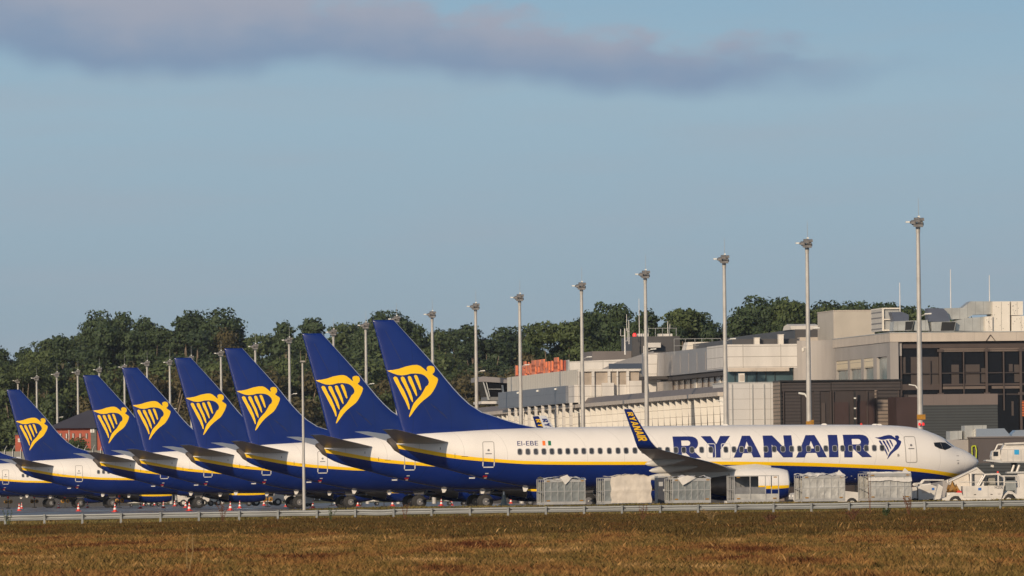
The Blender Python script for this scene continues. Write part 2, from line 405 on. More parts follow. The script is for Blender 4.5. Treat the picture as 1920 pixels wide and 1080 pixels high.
no2 = nn(ap, 'ShaderNodeTexNoise'); no2.inputs['Scale'].default_value = 6.0; T.links.new(g.outputs['Position'], no2.inputs['Vector'])
bp = nn(ap, 'ShaderNodeBump'); bp.inputs['Strength'].default_value = 0.05; bp.inputs['Distance'].default_value = 0.05; T.links.new(no2.outputs[0], bp.inputs['Height']); T.links.new(bp.outputs[0], b.inputs['Normal'])
M['apron'] = ap
sheet('apron', np.linspace(-700, 500, 5), np.linspace(426, 1080, 5), lambda X, Y: X * 0, 'apron')
M['land'] = mat('far_grassland', (0.07, 0.085, 0.03), 0.95, col2=(0.13, 0.11, 0.05), scale=0.03)
sheet('land', np.linspace(-700, 500, 9), np.linspace(1080, 1840, 9), lambda X, Y: X * 0 - 0.01, 'land')
M['mark'] = mat('worn_line_paint', (0.32, 0.30, 0.28), 0.5, var=0.3, scale=0.5)
mk = MB()
for d in (640, 716, 800, 905):
    mk.quad((-160, d, 0.004), (60, d + 31, 0.004), (60, d + 32.2, 0.004), (-160, d + 1.2, 0.004))
tag(mk.build('apron_markings', 'mark', fix=False), kind='structure')

# grass: loose blades, one object per belt of growth
def blades(name, n, d0, d1, hgt, m, spread=0.16, per=9, margin=1.25, lean=0.5, wid=0.022, seed=1, keep=None, patch=0.5):
    r = np.random.default_rng(seed)
    u = r.random(n); D = np.sqrt(d0 ** 2 + u * (d1 ** 2 - d0 ** 2))
    X = (r.random(n) - 0.5) * 2 * margin * 960 / FPX * D
    if keep is not None: k = keep(X, D); X, D = X[k], D[k]
    n = len(X)
    ph = 0.5 + patch * 0.5 * (np.sin(X * 0.9 + 2 * np.sin(D * 0.11)) + np.sin(X * 0.37 - D * 0.07 + 1.7)) * 0.5
    hs = hgt * (0.55 + 0.6 * r.random(n)) * (0.6 + 0.8 * np.clip(ph, 0, 1))
    tx = np.repeat(X, per) + r.normal(0, spread, n * per); td = np.repeat(D, per) + r.normal(0, spread, n * per)
    h = np.repeat(hs, per) * (0.5 + 0.7 * r.random(n * per)); tz = terrain(tx, td)
    a = r.random(n * per) * 2 * np.pi; ln = lean * h * r.random(n * per)
    w = wid * (0.6 + 0.9 * r.random(n * per)); wa = r.random(n * per) * np.pi
    wx, wy = np.cos(wa) * w, np.sin(wa) * w
    k = n * per
    V = np.empty((k, 4, 3))
    V[:, 0] = np.stack([tx - wx, td - wy, tz - 0.02], 1); V[:, 1] = np.stack([tx + wx, td + wy, tz - 0.02], 1)
    mx, my = tx + np.cos(a) * ln * 0.35, td + np.sin(a) * ln * 0.35
    V[:, 2] = np.stack([mx + wx * 0.8, my + wy * 0.8, tz + h * 0.6], 1)
    V[:, 3] = np.stack([tx + np.cos(a) * ln, td + np.sin(a) * ln, tz + h], 1)
    return raw_quads(name, V, m)
def raw_quads(name, V, m, smooth=False):
    k = len(V); me = bpy.data.meshes.new(name); me.vertices.add(k * 4); me.vertices.foreach_set('co', V.reshape(-1).astype(np.float32))
    me.loops.add(k * 4); me.loops.foreach_set('vertex_index', np.arange(k * 4, dtype=np.int32))
    me.polygons.add(k); me.polygons.foreach_set('loop_start', np.arange(0, k * 4, 4, dtype=np.int32)); me.polygons.foreach_set('loop_total', np.full(k, 4, dtype=np.int32))
    me.materials.append(M[m] if isinstance(m, str) else m); me.update(calc_edges=True); me.validate()
    o = bpy.data.objects.new(name, me); COL.objects.link(o); return o
def grass(name, label, *a, **k):
    o = blades(name, *a, **k); tag(o, label, 'grass', kind='stuff'); return o
def near_edge(X, D):
    px = CX + X * FPX / D
    return np.interp(px, [0, 640, 1300, 1920], [262, 222, 196, 198]) + 7 * np.sin(X * 0.8) + 5 * np.sin(X * 2.1 + 1)
grass('dry_grass', 'dry tan grass covering the foreground field', 62000, 96, 275, 0.115, 'dry', seed=3, per=10, wid=0.0085, spread=0.13, lean=1.0, keep=lambda X, D: D < near_edge(X, D))
grass('ditch_grass', 'darker olive and russet grass in the dip before the guard rail', 42000, 180, 399, 0.125, 'ditch', seed=4, per=9, spread=0.2, wid=0.014, lean=0.8, margin=1.2, keep=lambda X, D: D > near_edge(X, D) - 4)
grass('straw_tufts', 'scattered taller straw stalks standing out of the dry grass', 1100, 110, 290, 0.17, 'straw_grass', seed=8, per=5, spread=0.16, wid=0.003, lean=0.8)
grass('rail_foot_grass', 'taller russet grass along the foot of the guard rail', 500, 380, 399, 0.15, 'straw_grass', seed=9, per=8, spread=0.35, wid=0.010, margin=1.15, lean=0.7, patch=0.9)
grass('verge_grass', 'short greenish grass on the bank behind the guard rail', 7000, 404, 426, 0.14, 'verge', seed=5, per=8, spread=0.25, wid=0.03, margin=1.15, lean=0.9)

# tall weeds that stand out of the grass, each a plant of its own
M['dock'] = mat('russet_weed', (0.12, 0.050, 0.022), 0.9, var=0.35, scale=5)
M['straw'] = mat('straw_weed', (0.24, 0.16, 0.065), 0.9, var=0.3, scale=5)
M['greenweed'] = mat('green_weed', (0.045, 0.07, 0.02), 0.9, var=0.3, scale=5)
def weed(px, py, D, h, w, m, label, seed, stems=5):
    p = wpt(px, py, D); rr = random.Random(seed); z = float(terrain(np.array(p.x), np.array(D)))
    t = thing('weed', label, 'weed', (p.x, D, z), 0, 'tall weeds in the grass')
    st = MB(); lf = MB()
    for k in range(stems):
        a = rr.uniform(0, 6.28); top = Vector((math.cos(a) * w * rr.uniform(.2, 1), math.sin(a) * w * rr.uniform(.2, 1), h * rr.uniform(.65, 1)))
        mid = top * 0.5 + Vector((rr.uniform(-.05, .05), 0, 0.05)); st.tube((0, 0, -.05), mid, 0.012, 0.009, 5); st.tube(mid, top, 0.009, 0.004, 5)
        for j in range(26):
            q = mid.lerp(top, rr.random()) if rr.random() < .8 else Vector((0, 0, 0)).lerp(mid, rr.random())
            s = rr.uniform(.018, .045) * (w / 0.3) ** .5; d = Vector((rr.uniform(-1, 1), rr.uniform(-1, 1), rr.uniform(-.3, 1))).normalized(); e = d.orthogonal().normalized()
            lf.add([q, q + d * s + e * s * .35, q + d * s * 2, q + d * s - e * s * .35], [(0, 1, 2, 3)])
    st.build('stem', m, t, smooth=60); lf.build('foliage', m, t, fix=False)
for i, (px, py, D, h, w, m, lab, k) in enumerate([
    (1632, 1000, 352, 2.55, 0.22, 'dock', 'tallest thin russet weed, rising in front of the second cart from the nose', 3),
    (1600, 1003, 300, 0.5, 0.45, 'dock', 'bushy dark red weed at the foot of the tallest thin weed', 9),
    (1660, 998, 320, 0.4, 0.4, 'greenweed', 'low green leafy weed right of the tallest thin weed', 9),
    (1705, 1000, 330, .95, 0.35, 'dock', 'spreading reddish weed under the right end of the guard rail', 8),
    (1440, 1012, 290, 0.35, 0.5, 'dock', 'low rust red weed clump below the open frame cart', 10),
    (1205, 1003, 320, .8, 0.25, 'dock', 'upright russet weed below the canvas covered cart', 6),
    (1333, 1012, 310, 0.5, 0.4, 'straw', 'pale straw coloured weed left of the low rust red clump', 7),
    (352, 1075, 120, 0.75, 0.12, 'straw', 'single yellow stalk rising from the foreground left of centre', 2),
    (760, 990, 365, 0.85, 0.3, 'dock', 'russet weed under the dented spot of the guard rail', 5),
    (620, 985, 372, 0.7, 0.3, 'greenweed', 'small green weed right of the lone street lamp foot', 6),
    (418, 985, 385, 1.15, 0.45, 'dock', 'brown seed head weed overlapping the guard rail at left', 7),
    (16, 985, 385, 1.0, 0.3, 'greenweed', 'dark green weed against the leftmost guard rail post', 7)]):
    weed(px, py, D, h, w, m, lab, 50 + i, k)

# ------------------------------------------------------------------ guard rail
p0 = wz(-60, 0, 402); p1 = wz(1980, 0, 398)
rail = thing('guard_rail', 'long galvanised steel guard rail on short posts across the whole view', 'guard rail', (0, 0, 0))
post_px = [-62, 10, 83.5, 154.5, 227, 301, 373, 448.5, 521, 594, 666, 738, 809, 881, 952.5, 1023.5, 1095, 1166, 1237.5, 1308.5, 1379, 1450, 1521, 1591.5, 1662.5, 1733, 1803.5, 1875, 1946]
prof = [(0.0, .0), (-.035, .02), (-.04, .085), (-.005, .115), (.0, .155), (-.005, .195), (-.04, .225), (-.035, .29), (0, .31), (.012, .31), (.004, .2), (.004, .11), (.012, .0)]
def rail_top(px): return np.interp(px, [0, 350, 960, 1920], [0.36, 0.42, 0.47, 0.51])
rings = []; rr = random.Random(3)
for px in np.arange(-90, 2000, 18.0):
    q = wz(px, 0, 402 - (px + 60) / 2040 * 4); zt = float(rail_top(px)) + rr.uniform(-.006, .006)
    if 700 < px < 730: zt -= 0.03
    rings.append([(q.x, q.y + a * 1.6, zt - 0.31 + b_) for a, b_ in prof])
mb = MB(); mb.loft(rings); mb.build('rail_beam', 'rail', rail, smooth=40)
for px in post_px:
    q = wz(px, 0, 402 - (px + 60) / 2040 * 4); zt = float(rail_top(px)); zb = float(terrain(np.array(q.x), np.array(q.y))) - 0.25
    mb = MB(); mb.box(q.x - .055, q.x + .055, q.y - .17, q.y - .12, zb, zt + .012); mb.box(q.x - .05, q.x + .05, q.y - .12, q.y - .06, zt - .26, zt - .05)
    mb.box(q.x + .06, q.x + .19, q.y - .075, q.y - .066, zt - .135, zt - .065, 1)
    mb.build('post', ['rail', 'black'], rail)

# ------------------------------------------------------------------ the jets
D0 = 493.0
_q = ray(698, 600); T0 = Vector((_q[0] * D0, D0, 0))
def pl(px, py, lat=0.0):
    """pixel of the nearest jet -> (x forward, z up) in its own frame for points lat metres to port"""
    qx, qz = ray(px, py)
    x = (qx * (T0.y + B_.y * lat) - (T0.x + B_.x * lat)) / (F_.x - qx * F_.y)
    return x, CAMZ + qz * (T0.y + B_.y * lat + F_.y * x)
top_px = [(1834.6, 866), (1833, 862), (1829, 857.8), (1823, 853.2), (1816, 848.6), (1806, 843.2), (1798, 840.2), (1789, 836.5), (1779, 829.5), (1768, 820.8), (1750, 812.5), (1725, 803.8), (1700, 799.8), (1670, 797.6), (1640, 796.8), (1600, 796.4), (1480, 796.4), (1300, 798), (1100, 800.6), (960, 803), (848, 808), (780, 812.6), (748, 818.5), (733, 824)]
bot_px = [(1834.6, 866.4), (1833, 870), (1829, 874.5), (1823, 879), (1816, 882.6), (1806, 887.3), (1798, 890.5), (1789, 894.3), (1779, 898.3), (1768, 901.8), (1750, 905.5), (1725, 908.8), (1700, 910)]
tx = [pl(a, b) for a, b in top_px]; bx = [pl(a, b) for a, b in bot_px]
bx += [(pl(x, 900)[0], 1.44) for x in (1640, 1480, 1300, 1100, 1050)]
bx += [pl(995, 914.5), pl(960, 909), pl(885, 893), pl(833, 879), pl(805, 872), pl(774, 863), pl(746, 852), pl(733, 844)]
f_top = pchip([a for a, _ in tx], [b for _, b in tx]); f_bot = pchip([a for a, _ in bx], [b for _, b in bx])
NOSE = tx[0][0]; TAIL = pl(733, 824)[0]
hw_t = [(0, 0.02), (.08, .19), (.25, .38), (.55, .60), (.9, .80), (1.4, 1.02), (2.0, 1.25), (2.8, 1.49), (3.7, 1.68), (4.8, 1.82), (6.2, 1.88), (24.5, 1.88), (28, 1.74), (31, 1.42), (34, .98), (36.5, .56), (37.6, .36), (38.6, .24)]
f_hw = pchip([NOSE - a for a, _ in hw_t], [b for _, b in hw_t])
def fus(x): t, b_ = f_top(x), f_bot(x); return (t + b_) / 2, max(.01, (t - b_) / 2), f_hw(x)
st_px = [(1795, 888.2, 896), (1765, 884, 890.5), (1735, 879.8, 886.6), (1680, 873.8, 881), (1600, 870.4, 877), (1500, 867, 873.7), (1390, 865.6, 871.8), (1300, 865.2, 871.2), (1140, 865.5, 871.6), (1000, 864.5, 870.6), (925, 859.8, 866), (880, 855.5, 862.4), (850, 851.5, 858.7), (800, 843.4, 850.6), (774, 838.5, 845.6), (746, 832.2, 841), (733, 829, 838)]
sa = [pl(x, a, -1.8 if 800 < x < 1730 else -.9) for x, a, _ in st_px]; sb = [pl(x, b_, -1.8 if 800 < x < 1730 else -.9) for x, _, b_ in st_px]
f_sa = pchip([a for a, _ in sa], [b_ for _, b_ in sa]); f_sb = pchip([a for a, _ in sb], [b_ for _, b_ in sb])
def fus_y(x, z, off=0.0):
    zc, hh, hw = fus(x); q = max(-1, min(1, (z - zc) / (hh + off))); return (hw + off) * math.sqrt(max(0, 1 - q * q))
def make_fuselage(root):
    xs = [NOSE - d for d in (0, .03, .08, .16, .28, .42, .6, .8, 1.05, 1.3, 1.55, 1.8, 2.1, 2.4, 2.75, 3.1, 3.5, 4, 4.6, 5.3, 6.2, 7.5, 9, 11, 13, 15, 17, 19, 21, 22.5, 24, 25.2, 26.4, 27.6, 28.8, 30, 31, 32, 33, 34, 34.8, 35.5, 36.2, 36.9, 37.5, 38.0)] + [TAIL]
    rings = []; n1, n2, n3 = 14, 2, 11
    for x in xs:
        zc, hh, hw = fus(x)
        def ph(z): return math.acos(max(-0.9995, min(0.9995, (z - zc) / hh)))
        d = NOSE - x
        if d < 1.2: pa, pb = math.pi * .985, math.pi * .992
        else:
            pa, pb = ph(f_sa(x)), ph(f_sb(x)); pb = max(pb, pa + 0.004)
        an = [pa * k / n1 for k in range(n1)] + [pa + (pb - pa) * k / n2 for k in range(n2)] + [pb + (math.pi - pb) * k / n3 for k in range(n3 + 1)]
        wg = min(1, max(0, (TAIL + 1.3 - x) / 1.3)); half = [(x - .24 * wg * math.cos(a), -hw * math.sin(a), zc + hh * math.cos(a)) for a in an]
        rings.append(half + [(p[0], -p[1], p[2]) for p in half[-2:0:-1]])
    n = len(rings[0]); rowm = [0] * n1 + [1] * n2 + [2] * n3; mi = rowm + rowm[::-1]
    mb = MB(); mb.loft(rings, mi, caps=True)
    return mb.build('fuselage', ['white', 'yellow', 'blue'], root, smooth=50)
def skin(polys, name, m, parent, off=0.010, cell=0.3, yf=None, side=-1):
    mb = MB(); yf = yf or fus_y
    for p in polys:
        vs, fs = cdt(p, cell); mb.add([(v.x, side * yf(v.x, v.y, off), v.y) for v in vs], [tuple(f) for f in fs])
    o = mb.build(name, m, parent, fix=False)
    return o
def rrect(x0, x1, z0, z1, r, k=4):
    out = []
    for cx, cz, a0 in ((x1 - r, z1 - r, 0), (x0 + r, z1 - r, 90), (x0 + r, z0 + r, 180), (x1 - r, z0 + r, 270)):
        out += [(cx + r * math.cos(R_(a0 + 90 * j / k)), cz + r * math.sin(R_(a0 + 90 * j / k))) for j in range(k + 1)]
    return out
def ring_strip(mb, x0, x1, z0, z1, r, w, off=0.012, mi=0, yf=fus_y, shear=0.0):
    a, b_ = rrect(x0, x1, z0, z1, r), rrect(x0 + w, x1 - w, z0 + w, z1 - w, max(.01, r - w)); n = len(a)
    def dens(l):
        o = []
        for i in range(n):
            k = 6 if i % 5 == 4 else 1
            p, q = l[i], l[(i + 1) % n]; o += [(p[0] + (q[0] - p[0]) * j / k, p[1] + (q[1] - p[1]) * j / k) for j in range(k)]
        return o
    a, b_ = dens(a), dens(b_); n = len(a)
    vs = [(x + shear * (z - z0), -yf(x, z, off), z) for x, z in a + b_]
    mb.add(vs, [(i, (i + 1) % n, (i + 1) % n + n, i + n) for i in range(n)], mi)
def zpoly(pts, ox, oy, sc, lat=0): return [pl(ox + x / sc, oy + y / sc, lat) for x, y in pts]

HARP = [[(115, 557), (170, 560), (230, 548), (300, 525), (360, 513), (400, 512), (430, 522), (460, 545), (490, 572), (493, 562), (487, 545), (492, 529), (507, 521), (530, 519), (553, 527), (562, 545), (562, 568), (554, 584), (543, 592), (541, 600), (560, 615), (585, 630), (593, 645), (585, 675), (570, 710), (545, 755), (520, 788), (490, 812), (460, 835), (430, 862), (402, 892), (375, 928), (352, 962), (329, 993), (325, 983), (335, 950), (350, 905), (367, 865), (395, 832), (430, 795), (455, 755), (478, 712), (500, 695), (508, 670), (500, 645), (485, 625), (465, 608), (440, 597), (410, 592), (380, 590), (340, 592), (300, 603), (260, 608), (220, 604), (180, 590), (145, 575)],
 [(180, 630), (195, 618), (215, 625), (225, 645), (245, 690), (280, 750), (310, 820), (328, 880), (331, 920), (321, 922), (310, 890), (285, 835), (255, 780), (220, 710), (190, 655)],
 [(248, 628), (262, 618), (280, 625), (290, 645), (310, 695), (340, 760), (357, 815), (361, 851), (353, 853), (335, 820), (310, 760), (280, 700), (255, 655)],
 [(312, 622), (325, 613), (342, 620), (350, 640), (370, 690), (390, 745), (399, 792), (392, 800), (375, 770), (350, 715), (322, 660)],
 [(370, 612), (382, 603), (398, 610), (408, 630), (425, 680), (438, 737), (431, 746), (421, 735), (402, 690), (378, 635)]]
# fin planform
le_px = [(738.5, 600), (812, 681), (860, 738), (880, 757), (897, 770), (930, 781), (955, 789.5), (1000, 800.5), (1040, 806)]
te_px = [(698, 600), (720, 681), (741, 761), (750, 797), (755, 812), (758, 824)]
lez = [pl(a, b_) for a, b_ in le_px]; tez = [pl(a, b_) for a, b_ in te_px]
f_le = pchip([b_ for _, b_ in lez], [a for a, _ in lez]); f_te = pchip([b_ for _, b_ in tez], [a for a, _ in tez])
ZT = pl(718, 600)[1]
def fin_y(x, z, off=0.0):
    le, te = f_le(z), f_te(z); c = (x - te) / max(.1, le - te); k = (z - 5) / 7.4
    tm = 0.30 * (1 - k) + 0.13 * k; return tm * math.sqrt(max(0.0, 1 - (2 * c - 1) ** 2)) + off
def airfoil(le, te, z, y, thick, n=12):
    """closed ring in x,z at spanwise y; leading edge at +x"""
    c = le - te; up_, lo = [], []
    for k in range(n + 1):
        t = 0.5 * (1 - math.cos(math.pi * k / n)); yt = thick * (1.4845 * math.sqrt(t) - .63 * t - 1.758 * t ** 2 + 1.4215 * t ** 3 - .5075 * t ** 4)
        up_.append((le - c * t, y, z + yt)); lo.append((le - c * t, y, z - yt * .8))
    return up_ + lo[-2:0:-1]
def make_fin(root):
    rings = []; zs = list(np.linspace(4.7, 6.2, 14)) + list(np.linspace(6.4, ZT - .12, 12)) + [ZT - .05, ZT]
    n = 22
    for i, z in enumerate(zs):
        le, te = f_le(z), f_te(z); q = 1.0 if z < ZT - .1 else (.8 if z < ZT - .02 else .25); r = []
        an = [math.pi * k / n for k in range(n + 1)]
        xs = [te + (le - te) * (1 - math.cos(a)) / 2 for a in an]
        r = [(x, -fin_y(x, z) * q, z) for x in xs] + [(x, fin_y(x, z) * q, z) for x in xs[-2:0:-1]]
        rings.append(r)
    m = len(rings[0]); mi = [0] * m
    for k in (n - 2, n - 1, n, n + 1): mi[k] = 1
    mb = MB(); mb.loft(rings, mi); o = mb.build('vertical_stabilizer', ['blue', 'le'], root, smooth=60)
    # rudder and hinge seams, tip light
    sm = MB()
    def fline(a, b_, w=.03):
        (x0, z0), (x1, z1) = a, b_; k = 8
        for j in range(k):
            p = (x0 + (x1 - x0) * j / k, z0 + (z1 - z0) * j / k); q = (x0 + (x1 - x0) * (j + 1) / k, z0 + (z1 - z0) * (j + 1) / k)
            sm.quad((p[0], -fin_y(*p, .006), p[1]), (p[0] + w, -fin_y(p[0] + w, p[1], .006), p[1]), (q[0] + w, -fin_y(q[0] + w, q[1], .006), q[1]), (q[0], -fin_y(*q, .006), q[1]))
    hinge = lambda z: f_te(z) + 0.34 * (min(f_le(z), f_te(z) + 6.2) - f_te(z))
    fline((hinge(11.7), 11.7), (hinge(5.9), 5.9)); fline((f_te(11.75) + .05, 11.75), (hinge(11.75), 11.75), .05)
    for px, py in ((806, 757), (812, 761), (818, 767), (824, 771), (828, 776)):
        a = pl(px, py); b2 = pl(px + 9, py + 9); fline(a, b2, .05)
    sm.build('rudder_seam', mat('seam_navy', (0.003, 0.008, 0.05), .5), o, fix=False)
    return o
def make_wing(side, root):
    st = [(1.2, 25.2, 18.3, 1.95, .52), (1.9, 24.9, 18.25, 2.02, .50), (3.4, 23.9, 18.15, 2.28, .44), (5.3, 22.55, 18.0, 2.55, .36), (9, 20.4, 16.9, 2.98, .24), (13, 18.05, 15.65, 3.40, .165), (16.4, 16.07, 14.62, 3.76, .10), (17.05, 15.70, 14.43, 3.86, .085)]
    w = MB(); rings = [airfoil(le, te, z, side * y, t) for y, le, te, z, t in st]
    n = len(rings[0]); mi = [0] * n
    for k in range(n // 2, n): mi[k] = 1
    for k in (0, 1, n - 1, n - 2): mi[k] = 2
    w.loft(rings, mi); wing = w.build('wing', ['gray_metal', 'wing_under', 'bare'], root, smooth=50)
    # winglet: blended curve turning up
    wl = []
    for y, z, le, te, t, ang in [(17.05, 3.86, 15.70, 14.43, .080, 7), (17.32, 3.95, 15.52, 14.33, .07, 25), (17.52, 4.12, 15.33, 14.24, .065, 48), (17.64, 4.36, 15.12, 14.13, .06, 68), (17.70, 4.65, 14.95, 14.04, .055, 78), (17.85, 5.5, 14.40, 13.70, .045, 80), (17.98, 6.27, 13.94, 13.42, .03, 80), (17.99, 6.33, 13.82, 13.42, .012, 80)]:
        a = R_(ang); r = []
        for p in airfoil(le, te, 0, 0, t, 10): r.append((p[0], side * (y - math.sin(a) * p[2]), z + math.cos(a) * p[2]))
        wl.append(r)
    n = len(wl[0]); mi = [1] * n
    for k in range(n // 2, n): mi[k] = 0      # lower skin turns outboard
    for k in (0, n - 1): mi[k] = 2
    g_ = MB(); g_.loft(wl, mi); wo_ = g_.build('winglet', ['blue', 'winglet_in', 'le'], root, smooth=50)
    # lettering runs down the winglet, reading from the tip
    for face, m in ((1, 'gold'), (-1, 'navy_txt')):
        tot = sum(LETTERS[c][0] for c in 'RYANAIR') + .14 * 6; lt = MB(); cur = 0
        for c in 'RYANAIR':
            wd, polys = LETTERS[c]
            for p in polys:
                pts = []
                for u, v in p:
                    s_ = (cur + u) / tot; zz = 6.13 - 1.80 * s_
                    lead = np.interp(zz, [4.36, 4.65, 5.5, 6.27], [15.12, 14.95, 14.40, 13.94]); trail = np.interp(zz, [4.36, 4.65, 5.5, 6.27], [14.13, 14.04, 13.70, 13.42])
                    xx = trail + (lead - trail) * (.20 + .60 * v) if face > 0 else lead - (lead - trail) * (.20 + .60 * v) + 0
                    xx = trail + (lead - trail) * (.22 + .58 * v)
                    yy = np.interp(zz, [4.36, 4.65, 5.5, 6.27], [17.64, 17.70, 17.85, 17.98])
                    pts.append((xx, side * (yy + face * .075), zz))
                lt.add(pts, [tuple(range(len(pts)))])
            cur += wd + .14
        lt.build('lettering', m, wo_, fix=False)
    # flap track fairings
    for y, xe, ln, z in ((4.6, 16.9, 3.6, 2.05), (8.2, 16.55, 3.1, 2.50), (11.6, 15.75, 2.5, 2.92)):
        fb = MB(); rg = []
        for t, rz, ry in ((0, .03, .03), (.06, .13, .10), (.2, .22, .15), (.45, .27, .17), (.75, .2, .14), (1, .04, .04)):
            x = xe + ln * t; rg.append([(x, side * y + ry * math.cos(a), z + .22 * t + rz * math.sin(a)) for a in np.linspace(0, 2 * math.pi, 13)[:-1]])
        fb.loft(rg); fb.build('flap_track_fairing', 'fairing', root, smooth=60)
    return wing
def make_engine(side, root):
    yc = side * 4.83; zc = 1.58
    e = MB(); prof = [(22.25, .80), (22.6, .93), (23.2, 1.03), (24.0, 1.08), (24.8, 1.07), (25.5, 1.0), (25.85, .93), (26.0, .87)]
    A = [0] + [math.acos(v) for v in (-.10, -.30)] + [math.pi]
    an = list(np.linspace(0, A[1], 9)[:-1]) + list(np.linspace(A[1], A[2], 3)[:-1]) + list(np.linspace(A[2], math.pi, 8))
    full_ = an + [-a for a in an[-2:0:-1]]; rg = [[(x, yc - r * math.sin(a), zc + r * math.cos(a)) for a in full_] for x, r in prof]
    mi = [0] * 8 + [1] * 2 + [2] * 7; mi = mi + mi[::-1]
    e.loft(rg, mi); nac = e.build('engine_nacelle', ['white', 'yellow', 'blue'], root, smooth=50)
    li = MB(); li.lathe([(25.98, .80), (26.02, .87), (26.07, .84), (26.06, .79), (25.98, .76)], 'x', (0, yc, zc), 28); li.build('inlet_lip', 'bare', nac, smooth=60)
    fb = MB(); fb.lathe([(26.012, .76), (26.014, .05)], 'x', (0, yc, zc), 28); fb.lathe([(26.0, .25), (26.25, .12), (26.35, .01)], 'x', (0, yc, zc), 16); fb.build('fan', 'black', nac, smooth=40)
    ex = MB(); ex.lathe([(20.5, .28), (20.9, .44), (21.5, .60), (22.0, .68), (22.3, .72)], 'x', (0, yc, zc - .05), 24); ex.lathe([(19.9, .02), (20.3, .17), (20.6, .2)], 'x', (0, yc, zc - .05), 16)
    ex.build('exhaust_nozzle', 'exh', nac, smooth=60)
    py = MB(); rg = []
    for x, z0, z1, wd in ((19.4, 2.2, 2.5, .05), (20.5, 1.95, 2.6, .2), (22.5, 2.2, 2.78, .24), (24.0, 2.4, 2.86, .2), (25.0, 2.5, 2.74, .05)):
        rg.append([(x, yc - wd, z0), (x, yc + wd, z0), (x, yc + wd * .8, z1), (x, yc - wd * .8, z1)])
    py.loft(rg); py.build('pylon', 'fairing', nac, smooth=30)
def wheel(x, y, r, w, name, par, hub='hub'):
    m = MB(); m.lathe([(-w / 2, r * .5), (-w / 2 * 1.0, r * .8), (-w * .36, r * .97), (0, r), (w * .36, r * .97), (w / 2, r * .8), (w / 2, r * .5)], 'y', (x, y, r), 24)
    m.lathe([(-w / 2 - .02, r * .1), (-w / 2 - .015, r * .48), (w / 2 + .015, r * .48), (w / 2 + .02, r * .1)], 'y', (x, y, r), 20, [1, 1, 1])
    m.lathe([(-w / 2 - .07, r * .05), (-w / 2 - .0, r * .13)], 'y', (x, y, r), 10, [2])
    return m.build(name, ['rubber', hub, 'hubw'], par, smooth=40)
jet = thing('airliner', 'nearest navy and white airliner, seen whole from its tail to its nose', 'airliner', T0, TH, 'parked airliners in a row')
make_fuselage(jet); make_fin(jet)
skin([zpoly(p, 700, 580, 4.907) for p in HARP], 'tail_emblem', 'yellow', jet, .012, .35, fin_y)
for sd in (-1, 1):
    st = [(.5, 4.9, 1.35, 4.47, .17), (.95, 4.62, 1.32, 4.53, .16), (3.5, 2.88, .65, 4.86, .105), (6.6, .86, -.15, 5.24, .055), (7.05, .58, -.34, 5.30, .04), (7.17, .35, -.32, 5.315, .015)]
    w = MB(); rings = [airfoil(le, te, z, sd * y, t) for y, le, te, z, t in st]; n = len(rings[0]); mi = [0] * n
    for k in range(n // 2, n): mi[k] = 1
    for k in (0, n - 1): mi[k] = 2
    w.loft(rings, mi); w.build('horizontal_stabilizer', ['gray_metal', 'dark_under', 'bare'], jet, smooth=50)
    make_wing(sd, jet); make_engine(sd, jet)
    gear = MB(); yg = sd * 2.86
    gear.tube((19.4, yg, .55), (19.45, yg - sd * .1, 2.2), .13, .16, 10); gear.tube((19.4, yg - .5, .565), (19.4, yg + .5, .565), .09, n=8); gear.tube((19.5, yg, .8), (20.6, yg - sd * .9, 1.9), .06, n=6)
    gear.hexa([(19.0, yg + sd * .2, 1.15), (19.75, yg + sd * .2, 1.15), (19.75, yg + sd * .24, 1.15), (19.0, yg + sd * .24, 1.15)], [(18.7, yg + sd * .5, 1.95), (20.0, yg + sd * .5, 1.95), (20.0, yg + sd * .54, 1.95), (18.7, yg + sd * .54, 1.95)], 1)
    go = gear.build('main_landing_gear', ['galv', 'hub'], jet, smooth=50)
    for dy in (-.43, .43): wheel(19.4, yg + dy, .565, .4, 'wheel', go)
ng = MB(); ng.tube((35.5, 0, .35), (35.4, 0, 1.9), .09, .11, 10); ng.tube((35.5, -.3, .345), (35.5, .3, .345), .05, n=8); ng.tube((35.45, 0, .8), (36.5, 0, 1.7), .05, n=6)
ng.box(35.6, 36.3, -.40, -.38, 1.05, 1.65, 1); ng.box(35.6, 36.3, .38, .40, 1.05, 1.65, 1)
ngo = ng.build('nose_landing_gear', ['bare', 'white'], jet, smooth=50)
for dy in (-.22, .22): wheel(35.5, dy, .345, .2, 'wheel', ngo)
bf = MB(); rg = []
for x, hw_, zb in ((17.0, .4, 1.5), (17.8, 1.5, 1.3), (19.5, 1.95, 1.16), (22, 2.0, 1.14), (24.5, 1.8, 1.2), (26, 1.1, 1.38), (26.8, .4, 1.5)):
    rg.append([(x, hw_ * math.cos(a), zb + .75 * (1 - math.sin(-a)) * .9) for a in np.linspace(-math.pi, 0, 13)])
bf.loft(rg); bf.build('belly_fairing', 'blue', jet, smooth=60)
# tailcone exhaust
ae = MB(); xs_ = (TAIL - .05, TAIL - .02, TAIL + .34, TAIL + .36)
rg = []
for x, k in zip(xs_, (.6, 1.06, 1.03, 1.0)):
    zc, hh, hw_ = fus(max(x, TAIL)); rg.append([(x - .24 * math.cos(a), -(hw_ * k + .012) * math.sin(a), zc + (hh * k + .012) * math.cos(a)) for a in np.linspace(0, 2 * math.pi, 17)[:-1]])
ae.loft(rg); ae.build('tailcone_exhaust', 'exh', jet, smooth=50)
